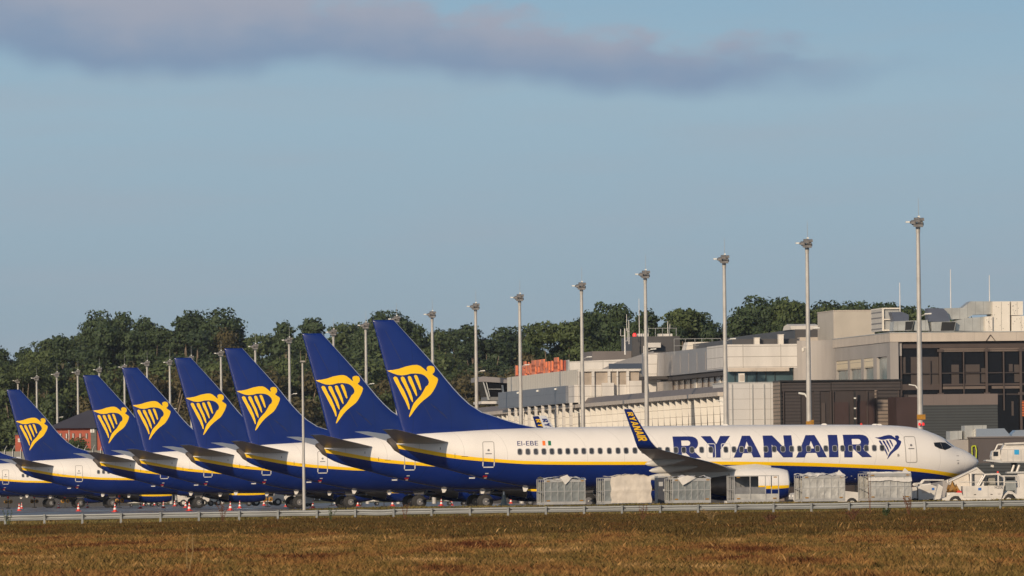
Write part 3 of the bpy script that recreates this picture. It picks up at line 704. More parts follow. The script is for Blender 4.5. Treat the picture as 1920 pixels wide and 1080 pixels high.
# doors
def door(px0, px1, py0, py1, shear, handle):
    x0, z1 = pl(px0, py0, -1.75); x1, z0 = pl(px1, py1, -1.75)
    mb = MB(); ring_strip(mb, x0, x1, z0, z1, .13, .045, shear=shear)
    zs = f_sa((x0 + x1) / 2)
    d = mb.build('cabin_door', 'outline', jet, fix=False)
    hm = MB(); cx, cz = (x0 + x1) / 2, z0 + (z1 - z0) * .56
    ring_strip(hm, cx - .075, cx + .075, cz + .10, cz + .25, .07, .07, .014, shear=0)
    hm.quad((cx - .2, -fus_y(cx - .2, cz - .08, .014), cz - .08), (cx + .2, -fus_y(cx + .2, cz - .08, .014), cz - .08), (cx + .2, -fus_y(cx + .2, cz - .02, .014), cz - .02), (cx - .2, -fus_y(cx - .2, cz - .02, .014), cz - .02)) if handle else None
    hm.build('handle', 'hub', d, fix=False)
    return x0, x1, z0, z1
dx0, dx1, dz0, dz1 = door(907, 929.5, 827.5, 876.5, 0, True)
# the lower frame of the rear door is bare pale metal where it crosses the navy paint
lm = MB(); zb_ = f_sb((dx0 + dx1) / 2) - .02
for a, b_, c_, d_ in ((dx0 - .01, dx0 + .055, dz0 + .1, zb_), (dx1 - .055, dx1 + .01, dz0 + .1, zb_), (dx0 + .06, dx1 - .06, dz0 - .01, dz0 + .06)):
    k = 5
    for j in range(k):
        u0, u1 = c_ + (d_ - c_) * j / k, c_ + (d_ - c_) * (j + 1) / k
        lm.quad((a, -fus_y(a, u0, .018), u0), (b_, -fus_y(b_, u0, .018), u0), (b_, -fus_y(b_, u1, .018), u1), (a, -fus_y(a, u1, .018), u1))
lm.build('door_sill_frame', 'seal_lt', jet, fix=False)
door(1697.3, 1720, 817.8, 867.6, -.035, True)
em = [(1324.5, 1342, 831.5, 859), (1352, 1370, 831.3, 861)]
for a, b_, c_, d_ in em:
    x0, z1 = pl(a, c_, -1.85); x1, z0 = pl(b_, d_, -1.85)
    mb = MB(); ring_strip(mb, x0, x1, z0, z1, .12, .045, .016); mb.build('overwing_exit', 'seal_lt', jet, fix=False)
# cabin windows
wpx = [976.3 + 14.8 * k for k in range(10)] + [1125.2, 1142.4, 1158.8, 1174, 1190.5] + [1206.5 + 15.2 * k for k in range(3)]
wpx += [1251.7, 1267.3, 1282, 1297.5, 1315.5, 1333, 1361, 1376.3, 1390.5, 1405.5] + [1435.8, 1451.5, 1468, 1484.3, 1499.2, 1516, 1532.7, 1548.5, 1565.3, 1580, 1595, 1609.6, 1624.3, 1639.4, 1654]
wy = lambda px: 847.0 + (839.9 - 847.0) * (px - 976) / (1654 - 976)
for px in wpx:
    x, z = pl(px, wy(px), -1.85); mb = MB(); ring_strip(mb, x - .165, x + .165, z - .215, z + .215, .12, .036, .016, 1)
    p = rrect(x - .125, x + .125, z - .175, z + .175, .09, 3); mb.add([(a, -fus_y(a, c, .014), c) for a, c in p], [tuple(range(len(p)))], 0)
    mb.build('cabin_window', ['cabin', 'win_rim'], jet, fix=False)
# cockpit glazing
cw = [[(1112, 368), (1213, 361), (1238, 460), (1185, 450), (1122, 418)], [(1212, 362), (1290, 368), (1384, 428), (1330, 450), (1265, 472), (1236, 460)], [(1296, 366), (1285, 348), (1268, 325), (1300, 345), (1345, 385), (1396, 424), (1390, 428)]]
for k, p in enumerate(cw):
    zp = [pl(1600 + a / 7.385, 780 + b_ / 7.385, (-1.3, -1.2, -.75)[k]) for a, b_ in p]
    skin([zp], 'cockpit_window', 'glass_dark' if k < 2 else mat('windscreen', (0.02, .06, .16), .08), jet, .014, .2)
# titles
lets = [('R', 1262.5, 1313.5), ('Y', 1315.5, 1371), ('A', 1374.5, 1426.5), ('N', 1431.5, 1486), ('A', 1491.5, 1550), ('I', 1553.5, 1571.8), ('R', 1582, 1634)]
tl = MB()
for c, a, b_ in lets:
    wd, polys = LETTERS[c]
    y1 = 818.3 + (814.5 - 818.3) * (a - 1262) / 372; y0 = 857.8 + (857 - 857.8) * (a - 1262) / 372 + (1 if a < 1300 else 0)
    (xa, zt_), (xb, zb2) = pl(a, y1, -1.8), pl(b_, y0, -1.8)
    for p in polys:
        vs, fs = cdt([(xa + (xb - xa) * u / wd, zb2 + (zt_ - zb2) * v) for u, v in p], .22)
        tl.add([(v.x, -fus_y(v.x, v.y, .010), v.y) for v in vs], [tuple(f) for f in fs])
tl.build('title_lettering', 'navy_txt', jet, fix=False)
fx0, fy0, fx1, fy1 = 1600 + 305 / 7.385, 780 + 262 / 7.385, 1600 + 667 / 7.385, 780 + 598 / 7.385
skin([[pl(fx0 + (a - 115) / 478 * (fx1 - fx0), fy0 + (b_ - 512) / 481 * (fy1 - fy0), -1.75) for a, b_ in p] for p in HARP], 'fuselage_emblem', 'navy_txt', jet, .010, .3)
# registration, flag, small marks
tx_ = text_mesh('EI-EBE', .47, 'registration', 'navy_txt', jet)
x, z = pl(971, 835.5, -1.85); xr = pl(1010.5, 835.5, -1.85)[0]
w_ = max(v.co.x for v in tx_.data.vertices); h_ = max(v.co.y for v in tx_.data.vertices); z2 = pl(971, 827, -1.85)[1]
for v in tx_.data.vertices:
    X_ = x + v.co.x / w_ * (xr - x); Z_ = z + v.co.y / h_ * (z2 - z); v.co = (X_, -fus_y(X_, Z_, .012), Z_)
fl = MB()
for a, b_, mi in ((1018.6, 1024, 0), (1029.2, 1034.6, 1)):
    x0, z1 = pl(a, 826.5, -1.85); x1, z0 = pl(b_, 835, -1.85); zm = (z0 + z1) / 2
    for u0, u1 in ((z0, zm), (zm, z1)): fl.quad((x0, -fus_y(x0, u0, .012), u0), (x1, -fus_y(x1, u0, .012), u0), (x1, -fus_y(x1, u1, .012), u1), (x0, -fus_y(x0, u1, .012), u1), mi)
flag_o = fl.build('flag', ['orange_flag', 'green_flag'], jet, fix=False)
def mark(px0, px1, py0, py1, mi, lat=-1.6):
    om = MB()
    x0, z1 = pl(px0, py0, lat); x1, z0 = pl(px1, py1, lat); om.quad((x0, -fus_y(x0, z0, .013), z0), (x1, -fus_y(x1, z0, .013), z0), (x1, -fus_y(x1, z1, .013), z1), (x0, -fus_y(x0, z1, .013), z1)); om.build('service_marking', ['red', 'white', 'seal_lt', 'outline', 'black'][mi], jet, fix=False)
mark(910, 917.5, 891.5, 894.5, 0); mark(912.5, 917, 894.6, 897.2, 1); mark(913, 919, 886.8, 888.6, 2); mark(886, 897, 895, 897.2, 2)
mark(1681, 1684.5, 851, 856, 3); mark(1792, 1797, 854, 855.2, 3, -.8); mark(1792, 1797, 863, 864.2, 3, -.8); mark(1793.5, 1796.5, 867, 870, 3, -.8)
mark(828.2, 829.4, 838.5, 843, 4); mark(855.5, 856.3, 850, 858, 4); mark(1684.3, 1685.2, 854, 855, 4); mark(868, 880, 855.5, 856.2, 4)
for i in range(9): mark(1552 + i * 6 + (i % 3) * 2, 1554.5 + i * 6 + (i % 3) * 2, 892 + (i * 5) % 7, 893 + (i * 5) % 7, 2, -1.5)
def ANT(f, m='white'): ant = MB(); f(ant); ant.build('antenna', m, jet, smooth=30)
x, z = pl(802, 812); zt_ = f_top(x); ANT(lambda m_: m_.box(x - .1, x + .1, -.03, .03, zt_ - .2, zt_ + .32))
for px in (1545, 1640, 1648, 1360):
    x, z = pl(px, 797); zt_ = f_top(x); ANT(lambda m_: m_.prism([(x - .22, zt_ - .02), (x + .22, zt_ - .02), (x + .1, zt_ + .07), (x - .1, zt_ + .07)], -.08, .08))
x, z = pl(1615, 797); zt_ = f_top(x); ANT(lambda m_: m_.lathe([(zt_ - .02, .09), (zt_ + .08, .07), (zt_ + .12, .02)], 'z', (x, 0, 0), 10), 'conered'); x = pl(1679, 880)[0]
ANT(lambda m_: m_.prism([(x - .07, 1.45), (x + .07, 1.45), (x + .05, 1.2), (x - .05, 1.2)], -.02, .02))
for xx in (9.8, 12.5): ANT(lambda m_: m_.prism([(xx - .2, f_bot(xx) + .05), (xx + .25, f_bot(xx) + .05), (xx + .05, f_bot(xx) - .28), (xx - .12, f_bot(xx) - .28)], -.02, .02))
# the row
rowx = [(566, 627), (420, 648), (326, 670), (228, 693), (155, 709), (12, 733)]
rowl = []
for px, py in rowx:
    qx = ray(px, py)[0]; rowl.append((qx * T0.y - T0.x) / (B_.x - qx * B_.y))
qx = ray(-111, 745)[0]; l8 = (qx * T0.y - T0.x) / (B_.x - qx * B_.y)
rowl += [l8, l8 + 42, l8 + 84]
names = ['second', 'third', 'fourth', 'fifth', 'sixth', 'seventh', 'eighth', 'ninth', 'tenth']
extra = ['its tail just behind the nearest jet', 'its tail right behind the lone street lamp', 'its tail left of the street lamp', 'its tail overlapping the sixth jet', 'its tail before the red brick house', 'its tail standing alone at the left', 'only its fuselage cut by the left edge', 'only its wheels showing under the others', 'farthest, only wheels showing under the others']
for l, nme, ex_ in zip(rowl, names, extra):
    c = copy_tree(jet, T0 + B_ * l, TH, f'{nme} airliner in the row, {ex_}', 'parked airliners in a row', skip=('registration', 'flag'))
# ------------------------------------------------------------------ terminal (all walls follow the direction of the stand row)
M['cream'] = mat('cream_panel', (0.61, 0.585, 0.55), 0.5, var=0.10, scale=0.8, stretch=(1, 1, .15), lines=(1.05, 3.9, .05, (.26, .24, .215)))
M['creamfin'] = mat('cream_fin', (0.76, 0.735, 0.68), 0.55, var=0.05, scale=0.5, lines=(0.78, 0, .04, (.30, .27, .23)))
M['greypanel'] = mat('grey_metal_panel', (0.265, 0.26, 0.265), 0.42, 0.2, var=0.06, scale=0.25, lines=(0.95, 0, .035, (.25, .24, .235)))
M['greyplain'] = mat('taupe_render', (0.32, 0.30, 0.285), 0.55, var=0.12, scale=0.5, stretch=(1, 1, .2))
M['parapet'] = mat('beige_parapet', (0.49, 0.435, 0.375), 0.55, var=0.10, scale=0.9, stretch=(1, 1, .2), lines=(0, 4.2, .03, (.30, .27, .24)))
M['fascia'] = mat('brown_grey_fascia', (0.16, 0.142, 0.137), 0.6, var=0.08, scale=0.5)
M['bluetile'] = mat('slate_blue_tile', (0.15, 0.165, 0.195), 0.4, var=0.08, scale=1.0, lines=(1.0, 0.75, .05, (.10, .11, .13)))
M['corr'] = mat('beige_corrugated', (0.63, 0.59, 0.51), 0.5, var=0.04, scale=0.5, lines=(0, 1.35, .2, (.46, .43, .37)))
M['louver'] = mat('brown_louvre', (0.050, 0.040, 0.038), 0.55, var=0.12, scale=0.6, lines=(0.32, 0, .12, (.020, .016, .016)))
M['louver_lt'] = mat('pale_brown_louvre', (0.22, 0.175, 0.14), 0.55, var=0.08, scale=0.6, lines=(0.36, 0, .10, (.06, .05, .045)))  # brown slats in a paler base colour
M['louver_grn'] = mat('slate_green_slats', (0.050, 0.056, 0.058), 0.5, var=0.08, scale=0.6, lines=(0.27, 0, .08, (.022, .025, .026)))
M['brownwall'] = mat('dark_brown_wall', (0.040, 0.030, 0.028), 0.5, var=0.15, scale=0.4)
M['brownred'] = mat('red_brown_panel', (0.042, 0.022, 0.020), 0.5, var=0.15, scale=0.4)
M['darkglass'] = mat('smoked_glass', (0.008, 0.008, 0.010), 0.12, spec=0.25)
M['blind'] = mat('taupe_blind', (0.062, 0.048, 0.043), 0.6, var=0.1, scale=0.5)
M['steelbrown'] = mat('brown_steel', (0.070, 0.052, 0.046), 0.5, var=0.1, scale=1)
M['beam'] = mat('taupe_beam', (0.14, 0.108, 0.09), 0.5, var=0.1, scale=1)
M['anth'] = mat('anthracite_cladding', (0.070, 0.068, 0.070), 0.5, var=0.06, scale=0.3, lines=(0, 2.4, .03, (.05, .05, .05)))
M['teal'] = mat('teal_glass', (0.055, 0.095, 0.11), 0.12, spec=0.5, var=0.35, scale=0.35)
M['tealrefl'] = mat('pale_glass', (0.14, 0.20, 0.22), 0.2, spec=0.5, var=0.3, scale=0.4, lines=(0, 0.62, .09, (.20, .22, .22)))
M['blind_refl'] = mat('blind_reflection_glass', (0.62, 0.54, 0.38), 0.3, lines=(0.55, 0.62, .06, (.24, .22, .18)))  # cream reflections put into the base colour of the blinds
M['glz_refl'] = mat('taupe_reflection_glazing', (0.40, 0.345, 0.29), 0.25, var=0.30, scale=0.45, spec=0.4)  # taupe base colour stands in for the reflected apron and aircraft
M['annex'] = mat('taupe_annex_wall', (0.085, 0.072, 0.070), 0.6, var=0.08, scale=0.4, lines=(0, 2.2, .02, (.065, .055, .055)))
M['ahu'] = mat('white_unit_panels', (0.66, 0.62, 0.55), 0.5, var=0.05, scale=0.8)
M['duct'] = mat('galvanised_duct', (0.46, 0.46, 0.43), 0.38, 0.45, var=0.16, scale=0.9, lines=(0, 0.8, .05, (.33, .33, .31)))
M['cowl'] = mat('slate_blue_cowl', (0.085, 0.10, 0.14), 0.4, 0.1, var=0.08, scale=1)
M['ochre_sign'] = mat('orange_sign_letters', (0.64, 0.20, 0.095), 0.5, var=0.12, scale=2)
M['ochre_back'] = mat('rust_sign_backing', (0.38, 0.085, 0.055), 0.6, var=0.25, scale=1.5)
M['soffit_dk'] = mat('dark_soffit', (0.055, 0.05, 0.05), 0.8)  # even dark base colour for the soffit

class BF:
    """local frame of a building: x along the nose direction, y along the row, origin at its near-left corner on the ground"""
    def __init__(s, px, py, D):
        s.P = wpt(px, py, D); s.px, s.D = px, D; s.o = Vector((s.P.x, s.P.y, 0))
    def front(s, px, py=None): return along(s.o + Vector((0, 0, 0)), F_, px, py if py is not None else 750)
    def side(s, px, py=None): return along(s.o, B_, px, py if py is not None else 750)
    def z(s, px, py, x=0.0, y=0.0):
        P = s.o + F_ * x + B_ * y; q = ray(px, py); return CAMZ + q[1] * P.y
    def thing(s, name, label, cat, group=None): return thing(name, label, cat, s.o, TH, group)

# --- glazed brown hall at the right
g = BF(1668, 640, 749); hall = g.thing('glazed_hall', 'dark brown glazed hall with beige parapet at the right edge of the terminal', 'building')
zt = g.z(1668, 624.5); zb = g.z(1668, 641); XW = g.front(2180, 640)
mb = MB(); mb.box(0, XW, 0, 30, zb, zt); mb.build('parapet', 'parapet', hall)
mb = MB(); xa_ = g.front(1857, 630); mb.tube((g.front(1849, 638), -.06, g.z(1849, 639)), (xa_, -.06, g.z(1857, 627)), .04, n=5); mb.tube((xa_, -.06, g.z(1857, 627)), (g.front(1866, 638), -.06, g.z(1866, 639)), .04, n=5); mb.build('hoist_bracket', 'steelbrown', hall)
mb = MB(); mb.box(-.04, XW, -.05, 30, zt + .002, zt + .08); mb.build('coping', 'galv', hall)
mb = MB(); x0 = g.front(1685, 680); mb.box(x0, XW, .9, 29, 0, zb - .003); mb.build('wall', 'brownwall', hall)
mb = MB(); mb.box(.05, x0 - .003, .06, 1.1, 0, zb - .003); mb.build('corner_pier', 'greyplain', hall)
def hx(px, py=690): return g.front(px, py)
def hz(py, px=1800): return g.z(px, py, 0, 0)
gl = MB(); gl.box(hx(1690), XW, .86, .895, hz(738), hz(650)); gl.box(hx(1872), XW, .86, .895, 0, hz(741)); gl.build('glazing', 'darkglass', hall)
for a, b_, c, d in ((1693, 1701, 668, 699), (1711, 1763, 668, 699), (1711, 1763, 701, 719), (1787, 1801, 683, 697), (1787, 1801, 700, 719), (1811, 1840, 683, 697), (1811, 1840, 700, 719), (1843, 1851, 690, 717), (1895, 1902, 683, 697), (1905, 1916, 684, 717), (1899, 1903, 753, 780)):
    mb = MB(); mb.box(hx(a), hx(b_), .80, .857, hz(d), hz(c)); mb.build('blind', 'blind', hall)
for a, b_, c, d, m in ((1765, 2180, 652, 655.5, 'beam'), (1765, 2180, 656, 659, 'beam'), (1687, 2180, 641.5, 651.5, 'steelbrown'), (1690, 2180, 698, 700, 'brownwall'), (1770, 1852, 724, 729, 'beam'), (1862, 1914, 724, 729, 'beam'), (1690, 1768, 719, 730, 'steelbrown'), (1770, 2180, 719, 722.5, 'steelbrown')):
    mb = MB(); mb.box(hx(a), hx(b_), .60, .79, hz(d), hz(c)); mb.build('facade_beam', m, hall)
for a, w, c, d in ((1691, 4, 645, 742), (1765, 4.4, 660, 740), (1852, 4.4, 650, 740), (1916, 4.4, 650, 830), (1809, 2, 658, 740), (1884, 2.4, 658, 770), (1746, 1.3, 674, 720)):
    mb = MB(); mb.box(hx(a - w / 2), hx(a + w / 2), .50, .595, hz(d), hz(c))
    if w > 4:
        for yy in (656, 738): mb.box(hx(a - w * 1.3), hx(a + w * 1.3), .44, .496, hz(yy + 3), hz(yy - 2))
    mb.build('column', 'steelbrown', hall)
mb = MB(); mb.box(hx(1917), hx(1930), .3, .42, hz(782), hz(752)); mb.build('orange_panel', mat('orange_lined_panel', (.5, .12, .03), .5, lines=(.25, 0, .09, (.08, .03, .02))), hall)  # plain orange panel with dark horizontal lines

# --- long wall D (left-facing) with tall windows, curving into wall C
d = BF(1668, 640, 749.35); wd = d.thing('curved_wing', 'taupe terminal wing with four tall windows that curves into pale panels', 'building')
zt = g.z(1668, 624.8) - .01; Lc = d.side(1565, 660); r_ = 3.3; zlow = d.z(1668, 667.5)
zbot = 8.0
mb = MB(); yA, yB = .03, d.side(1567, 700)
wz0, wz1 = d.z(1662, 712.5, 0, d.side(1662)), zlow
sec = [(yA, wz1), ]
mb.box(.03, 1.2, yA, Lc, zlow, zt)                               # wall above the windows
jam = [(1662.5, 1669), (1637, 1643.5), (1614, 1619), (1589, 1592.5), (1563, 1567)]
for a, b_ in jam: mb.box(.03, .9, max(.06, d.side(b_, 690)), d.side(a, 690), zbot, zlow - .002)
n = 10
for k in range(n):                                               # concave curve
    a0, a1 = R_(90 * k / n), R_(90 * (k + 1) / n)
    p = [(.03 - r_ + r_ * math.cos(a), Lc + r_ * math.sin(a)) for a in (a0, a1)]
    b_ = [(p[0][0], p[0][1], zbot), (p[1][0], p[1][1], zbot), (p[1][0] + .4, p[1][1] + .9, zbot), (p[0][0] + .9, p[0][1] + .4, zbot)]
    mb.hexa(b_, [(x, y, zt) for x, y, _ in b_])
ow = mb.build('wall', 'greyplain', wd, smooth=25)
for a, b_ in ((1643.5, 1662.5), (1619, 1637), (1592.5, 1614), (1567, 1589)):
    y0, y1 = d.side(b_, 690), d.side(a, 690); mb = MB(); zm = d.z(1600, 692, 0, d.side(1600))
    mb.box(.30, .36, y0 + .01, y1 - .01, zbot, zlow - .01, 0); mb.build('window', 'tealrefl', wd)
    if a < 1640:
        mb = MB(); mb.box(.10, .26, y0 + .02, y1 - .02, zm, zlow - .02); mb.build('blind_reflection', 'blind_refl', wd)
yC = Lc + r_
c0 = -r_ + .03
cx_l = d.front(1365, 670) ; 
PC = d.o + B_ * yC
def cxl(px): return along(PC, F_, px, 680)
zc1 = CAMZ + ray(1430, 645.5)[1] * (PC + F_ * c0).y
zc0 = CAMZ + ray(1430, 690)[1] * (PC + F_ * c0).y
mb = MB(); mb.box(cxl(1363), c0 - .004, yC, yC + 12, zc0, zc1); mb.build('panel_wall', 'cream', wd)
mb = MB(); mb.box(cxl(1363), cxl(1478), yC - .5, yC - .004, zc0 - .35, zc0 + .02); mb.build('canopy', 'parapet', wd)
mb = MB(); mb.box(cxl(1363), cxl(1488), yC + .5, yC + .6, 8, zc0 - .02); mb.build('glazing', 'teal', wd)
for p in (1378, 1400, 1419, 1436, 1453):
    mb = MB(); mb.box(cxl(p), cxl(p) + .09, yC + .38, yC + .49, 8, zc0 - .03); mb.build('mullion', mat('dark_frame', (.03, .045, .05), .4), wd)
mb = MB(); mb.box(cxl(1365), cxl(1488), yC + .30, yC + .36, zc0 - 1.62, zc0 - 1.54); mb.build('handrail', 'galv', wd)
mb = MB(); mb.box(cxl(1488.5), c0 - .004, yC + .01, yC + 6, 8, zc0 - .004); mb.build('end_wall', 'greyplain', wd)

# --- upper hall B: long grey band receding to the left, ending in a pale slanted column
b = BF(1362, 660, yC * B_.y + d.o.y - 1.0); ub = b.thing('upper_hall', 'long grey metal-clad upper hall with a glass band under it', 'building')
zt = b.z(1362, 647); zb = b.z(1362, 693.5); LB = b.side(1243, 690)
mb = MB(); mb.box(0, 10, 0, LB - 1.2, zb, zt); n = 8; r2 = 1.2
for k in range(n):
    a0, a1 = R_(90 * k / n), R_(90 * (k + 1) / n)
    p = [(-r2 + r2 * math.cos(a), LB - r2 + r2 * math.sin(a)) for a in (a0, a1)]
    q = [(p[0][0], p[0][1], zb), (p[1][0], p[1][1], zb), (p[1][0] + .3, p[1][1] + .8, zb), (p[0][0] + .8, p[0][1] + .3, zb)]
    mb.hexa(q, [(x, y, zt) for x, y, _ in q])
mb.box(-r2 - .9, -r2, LB, LB + 1.0, zb, zt)
mb.build('wall', 'greypanel', ub, smooth=25)
for yy in np.linspace(2, LB - 6, 7):
    mb = MB(); mb.box(-.03, -.002, yy, yy + .14, zb + .2, zt - .4); mb.build('facade_strip', 'greyplain', ub)
mb = MB(); mb.box(.2, 9, .2, LB + 3, zb - .5, zb - .004); mb.box(-2.2, .19, LB - 2, LB + 2.5, zb - .35, zb - .004); mb.build('soffit', 'soffit_dk', ub)
z0 = b.z(1218, 737, 0, LB); xl = along(b.o + B_ * LB, F_, 1206.5, 700)
mb = MB(); w0_, w1_ = xl, along(b.o + B_ * LB, F_, 1222, 680); zq = b.z(1210, 660, 0, LB)
mb.hexa([(xl + .62, LB - .25, z0), (xl + 1.30, LB - .25, z0), (xl + 1.30, LB - .01, z0), (xl + .62, LB - .01, z0)], [(xl, LB - .25, zt - .1), (xl + 1.5, LB - .25, zt - .1), (xl + 1.5, LB - .01, zt - .1), (xl, LB - .01, zt - .1)])
mb.box(xl, xl + .5, LB - .2, LB, zt - .09, zt + .75); mb.build('slanted_column', 'cream', ub)
mb = MB(); mb.box(1.0, 1.1, 0, LB + 10, 8.0, zb - .51); mb.build('glass_band', 'glz_refl', ub)
for k, yy in enumerate(np.linspace(1.5, LB - 1, 11)):
    mb = MB(); mb.box(.86, .98, yy, yy + (.9 if k in (1, 2, 6) else .14), 8.0, zb - .52); mb.build('mullion', 'cream' if k in (1, 2, 6) else 'steelbrown', ub)
mb = MB(); mb.box(2, 9, 8, LB - 1, zt + .002, zt + .75); mb.build('roof_upstand', 'anth', ub)

# --- pier A: row of slanted cream fins under a brown fascia
a = BF(1362, 735, 746); pier = a.thing('pier_building', 'low terminal pier with a long row of slanted cream fins', 'building')
ztA = a.z(1362, 735); LA = a.side(868, 770); zg = a.z(1362, 742.5)
mb = MB(); mb.box(.0, 12, .1, LA, 0, zg); mb.build('wall', mat('pier_wall', (.07, .062, .055), .7), pier)
mb = MB(); mb.box(-.88, 12, .0, LA, zg + .003, ztA); mb.build('gutter_band', 'parapet', pier)
mb = MB(); mb.hexa([(-.3, .05, ztA + .003), (10, .05, ztA + .003), (10, LA, ztA + .003), (-.3, LA, ztA + .003)], [(.3, .05, ztA + .68), (10, .05, ztA + .68), (10, LA, ztA + .68), (.3, LA, ztA + .68)]); mb.build('roof_edge', 'fascia', pier)
y = .15; k = 0
while y < LA - 3:
    mb = MB(); mb.hexa([(-.38, y, 4.5), (-.004, y, 4.5), (-.004, y + .14, 4.5), (-.38, y + .14, 4.5)], [(-.66, y, zg), (-.004, y, zg), (-.004, y + .14, zg), (-.66, y + .14, zg)])
    mb.build('facade_fin', 'creamfin', pier); y += 3.72; k += 1
# white panel block beside the pier
w = BF(1366, 718, 745.5); wb = w.thing('panel_block', 'pale panelled block between the finned pier and the brown louvred block', 'building')
zt = w.z(1366, 718.5); mb = MB(); mb.box(0, w.front(1463, 760), 0, 9, 0, zt); mb.build('wall', mat('pale_grey_panel', (.54, .53, .515), .5, var=.05, scale=.3, lines=(1.0, 2.05, .04, (.33, .31, .29))), wb)
mb = MB(); mb.box(w.front(1388, 715), w.front(1398, 715), .5, 1.2, zt + .1, zt + .95); mb.box(w.front(1389, 715), w.front(1397, 715), .48, .498, zt + .2, zt + .8, 1); o = mb.build('rooftop_unit', ['ahu', 'parapet'], None, loc=w.o, rotz=TH)
tag(o, 'small pale box unit on the panelled block, before the teal glass', 'rooftop unit', 'small rooftop boxes')
for px_ in (1372, 1410, 1432):
    xx = w.front(px_, 760); mb = MB(); mb.box(xx, xx + .09, -.10, -.003, 0, zt - .1); mb.build('downpipe', 'galv', wb)
mb = MB(); mb.box(-.05, w.front(1449, 760), -.06, 9, zt + .002, zt + .09); mb.build('coping', 'galv', wb)
# --- brown louvred block
q = BF(1463, 713, 740); lv = q.thing('louvred_block', 'dark brown louvred block in front of the terminal with a pale slatted end', 'building')
zt = q.z(1463, 713); XL = q.front(1692, 760); SL = q.side(1449.5, 760)
mb = MB(); mb.box(.35, XL, .35, SL - .01, 0, zt - .15); mb.build('wall', 'brownwall', lv)
mb = MB(); mb.box(-.02, XL, 0, SL, zt - .146, zt); mb.build('roof_edge', 'black', lv)
mb = MB(); mb.box(.0, .346, .55, SL - .02, 0, zt - .15); mb.build('louvre_panel', 'louver_lt', lv)['label'] = 'pale slatted end panel'
def qx(px): return q.front(px, 760)
def qz(py): return q.z(1560, py)
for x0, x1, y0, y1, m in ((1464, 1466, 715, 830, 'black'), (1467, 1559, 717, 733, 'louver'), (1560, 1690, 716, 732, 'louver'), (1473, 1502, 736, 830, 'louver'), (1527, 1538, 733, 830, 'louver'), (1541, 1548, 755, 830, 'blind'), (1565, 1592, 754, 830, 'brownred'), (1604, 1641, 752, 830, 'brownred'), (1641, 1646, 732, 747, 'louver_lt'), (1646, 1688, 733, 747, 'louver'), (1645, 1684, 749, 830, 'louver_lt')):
    mb = MB(); mb.box(qx(x0), qx(x1), .20, .346, max(0, qz(y1)), qz(y0)); mb.build('louvre_panel', m, lv)
for p in (1469, 1558, 1562.5, 1644, 1685, 1626):
    mb = MB(); mb.box(qx(p), qx(p) + .07, .1, .197, 0, qz(733)); mb.build('column', 'steelbrown', lv)
lp = thing('column_light', 'thin dark pole with three small white lights before the louvred block', 'light pole', q.o + F_ * qx(1600.5) - B_ * .6, TH)
mb = MB(); mb.box(-.09, .09, -.09, .09, 0, qz(734)); mb.build('pole', 'black', lp)
for p in (747, 766, 785):
    mb = MB(); mb.box(-.11, .11, -.15, -.093, qz(p) - .06, qz(p) + .06); mb.build('lamp', 'lampface', lp)
# --- low annex with slate slats and taupe top band
x = BF(1726, 742, 733); an = x.thing('slatted_annex', 'low annex with taupe top band and slate green slats before the glazed hall', 'building')
zt = x.z(1726, 739.5); XA = x.front(1871, 760); zm = x.z(1726, 760)
mb = MB(); mb.box(0, XA, 0, 6, zm, zt); mb.build('top_band', mat('taupe_band', (.155, .125, .115), .6, var=.06, scale=.4, lines=(0, 1.25, .025, (.12, .095, .09))), an)
mb = MB(); mb.box(.02, XA - .02, .03, 5.9, 0, zm - .003); mb.build('slatted_wall', 'louver_grn', an)
mb = MB(); mb.box(x.front(1684, 770), -.01, .8, 5, 0, x.z(1726, 744)); mb.build('shutter', 'brownred', an)
# --- stepped taupe block behind the nose and ducts on it
t = BF(1821, 822, 640); ta = t.thing('taupe_shed', 'taupe shed with a flat roof behind the nose of the nearest jet', 'building')
zt = t.z(1821, 821.5); XT = t.front(2100, 840)
mb = MB(); mb.box(0, XT, 0, 8, 0, zt); mb.build('wall', 'annex', ta); mb = MB(); mb.box(-.1, XT, -.12, 8, zt, zt + .12); mb.build('roof_edge', 'fascia', ta)
mb = MB(); mb.box(t.front(1772, 840), -.003, 1.2, 8, 0, t.z(1800, 824.5)); mb.build('side_wall', 'greyplain', ta)
mb = MB(); mb.box(-.02, XT, -.05, -.002, 0, t.z(1860, 868)); mb.build('slatted_base', 'louver_grn', ta)
def duct(name, label, bf, pts, m, dep, y0, cat='duct', group='ducts and units on the roofs', extra=None):
    """pts: outline in pixels on the plane y=y0 of the building frame; dep: depth"""
    PP = bf.o + B_ * y0; poly = []
    for p in pts:
        l = along(PP, F_, p[0], p[1]); poly.append((l, CAMZ + ray(p[0], p[1])[1] * (PP + F_ * l).y))
    mb = MB(); mb.prism(poly, y0, y0 + dep)
    o = mb.build(name, m, None, loc=bf.o, rotz=TH); tag(o, label, cat, group); return o
for args in [
    ('roof_duct', 'low dull duct box at the left end of the shed roof', [(1781, 808.5), (1804, 807.5), (1804, 823.5), (1781, 825)], 'duct', 1.6),
    ('roof_duct', 'tall pale duct box standing over the shed roof', [(1809, 798), (1850, 797), (1850, 821), (1809, 824)], 'duct', 1.5),
    ('roof_duct', 'long silver duct with a sloping right end on the shed roof', [(1830, 804), (1883, 803.2), (1896, 818.5), (1830, 821)], 'bare', 1.4),
    ('roof_duct', 'short rounded duct at the right edge on the shed roof', [(1897, 815), (1905, 806.5), (1926, 806), (1926, 818), (1897, 818)], 'bare', 1.4)]:
    k = ['low', 'tall', 'long', 'short'].index(args[1].split()[0])
    duct(args[0], args[1], t, args[2], args[3], args[4], [1.6, 1.2, .6, .7][k])
yc_ = MB(); p0 = t.front(1821.5, 840); zy = t.z(1821, 837)
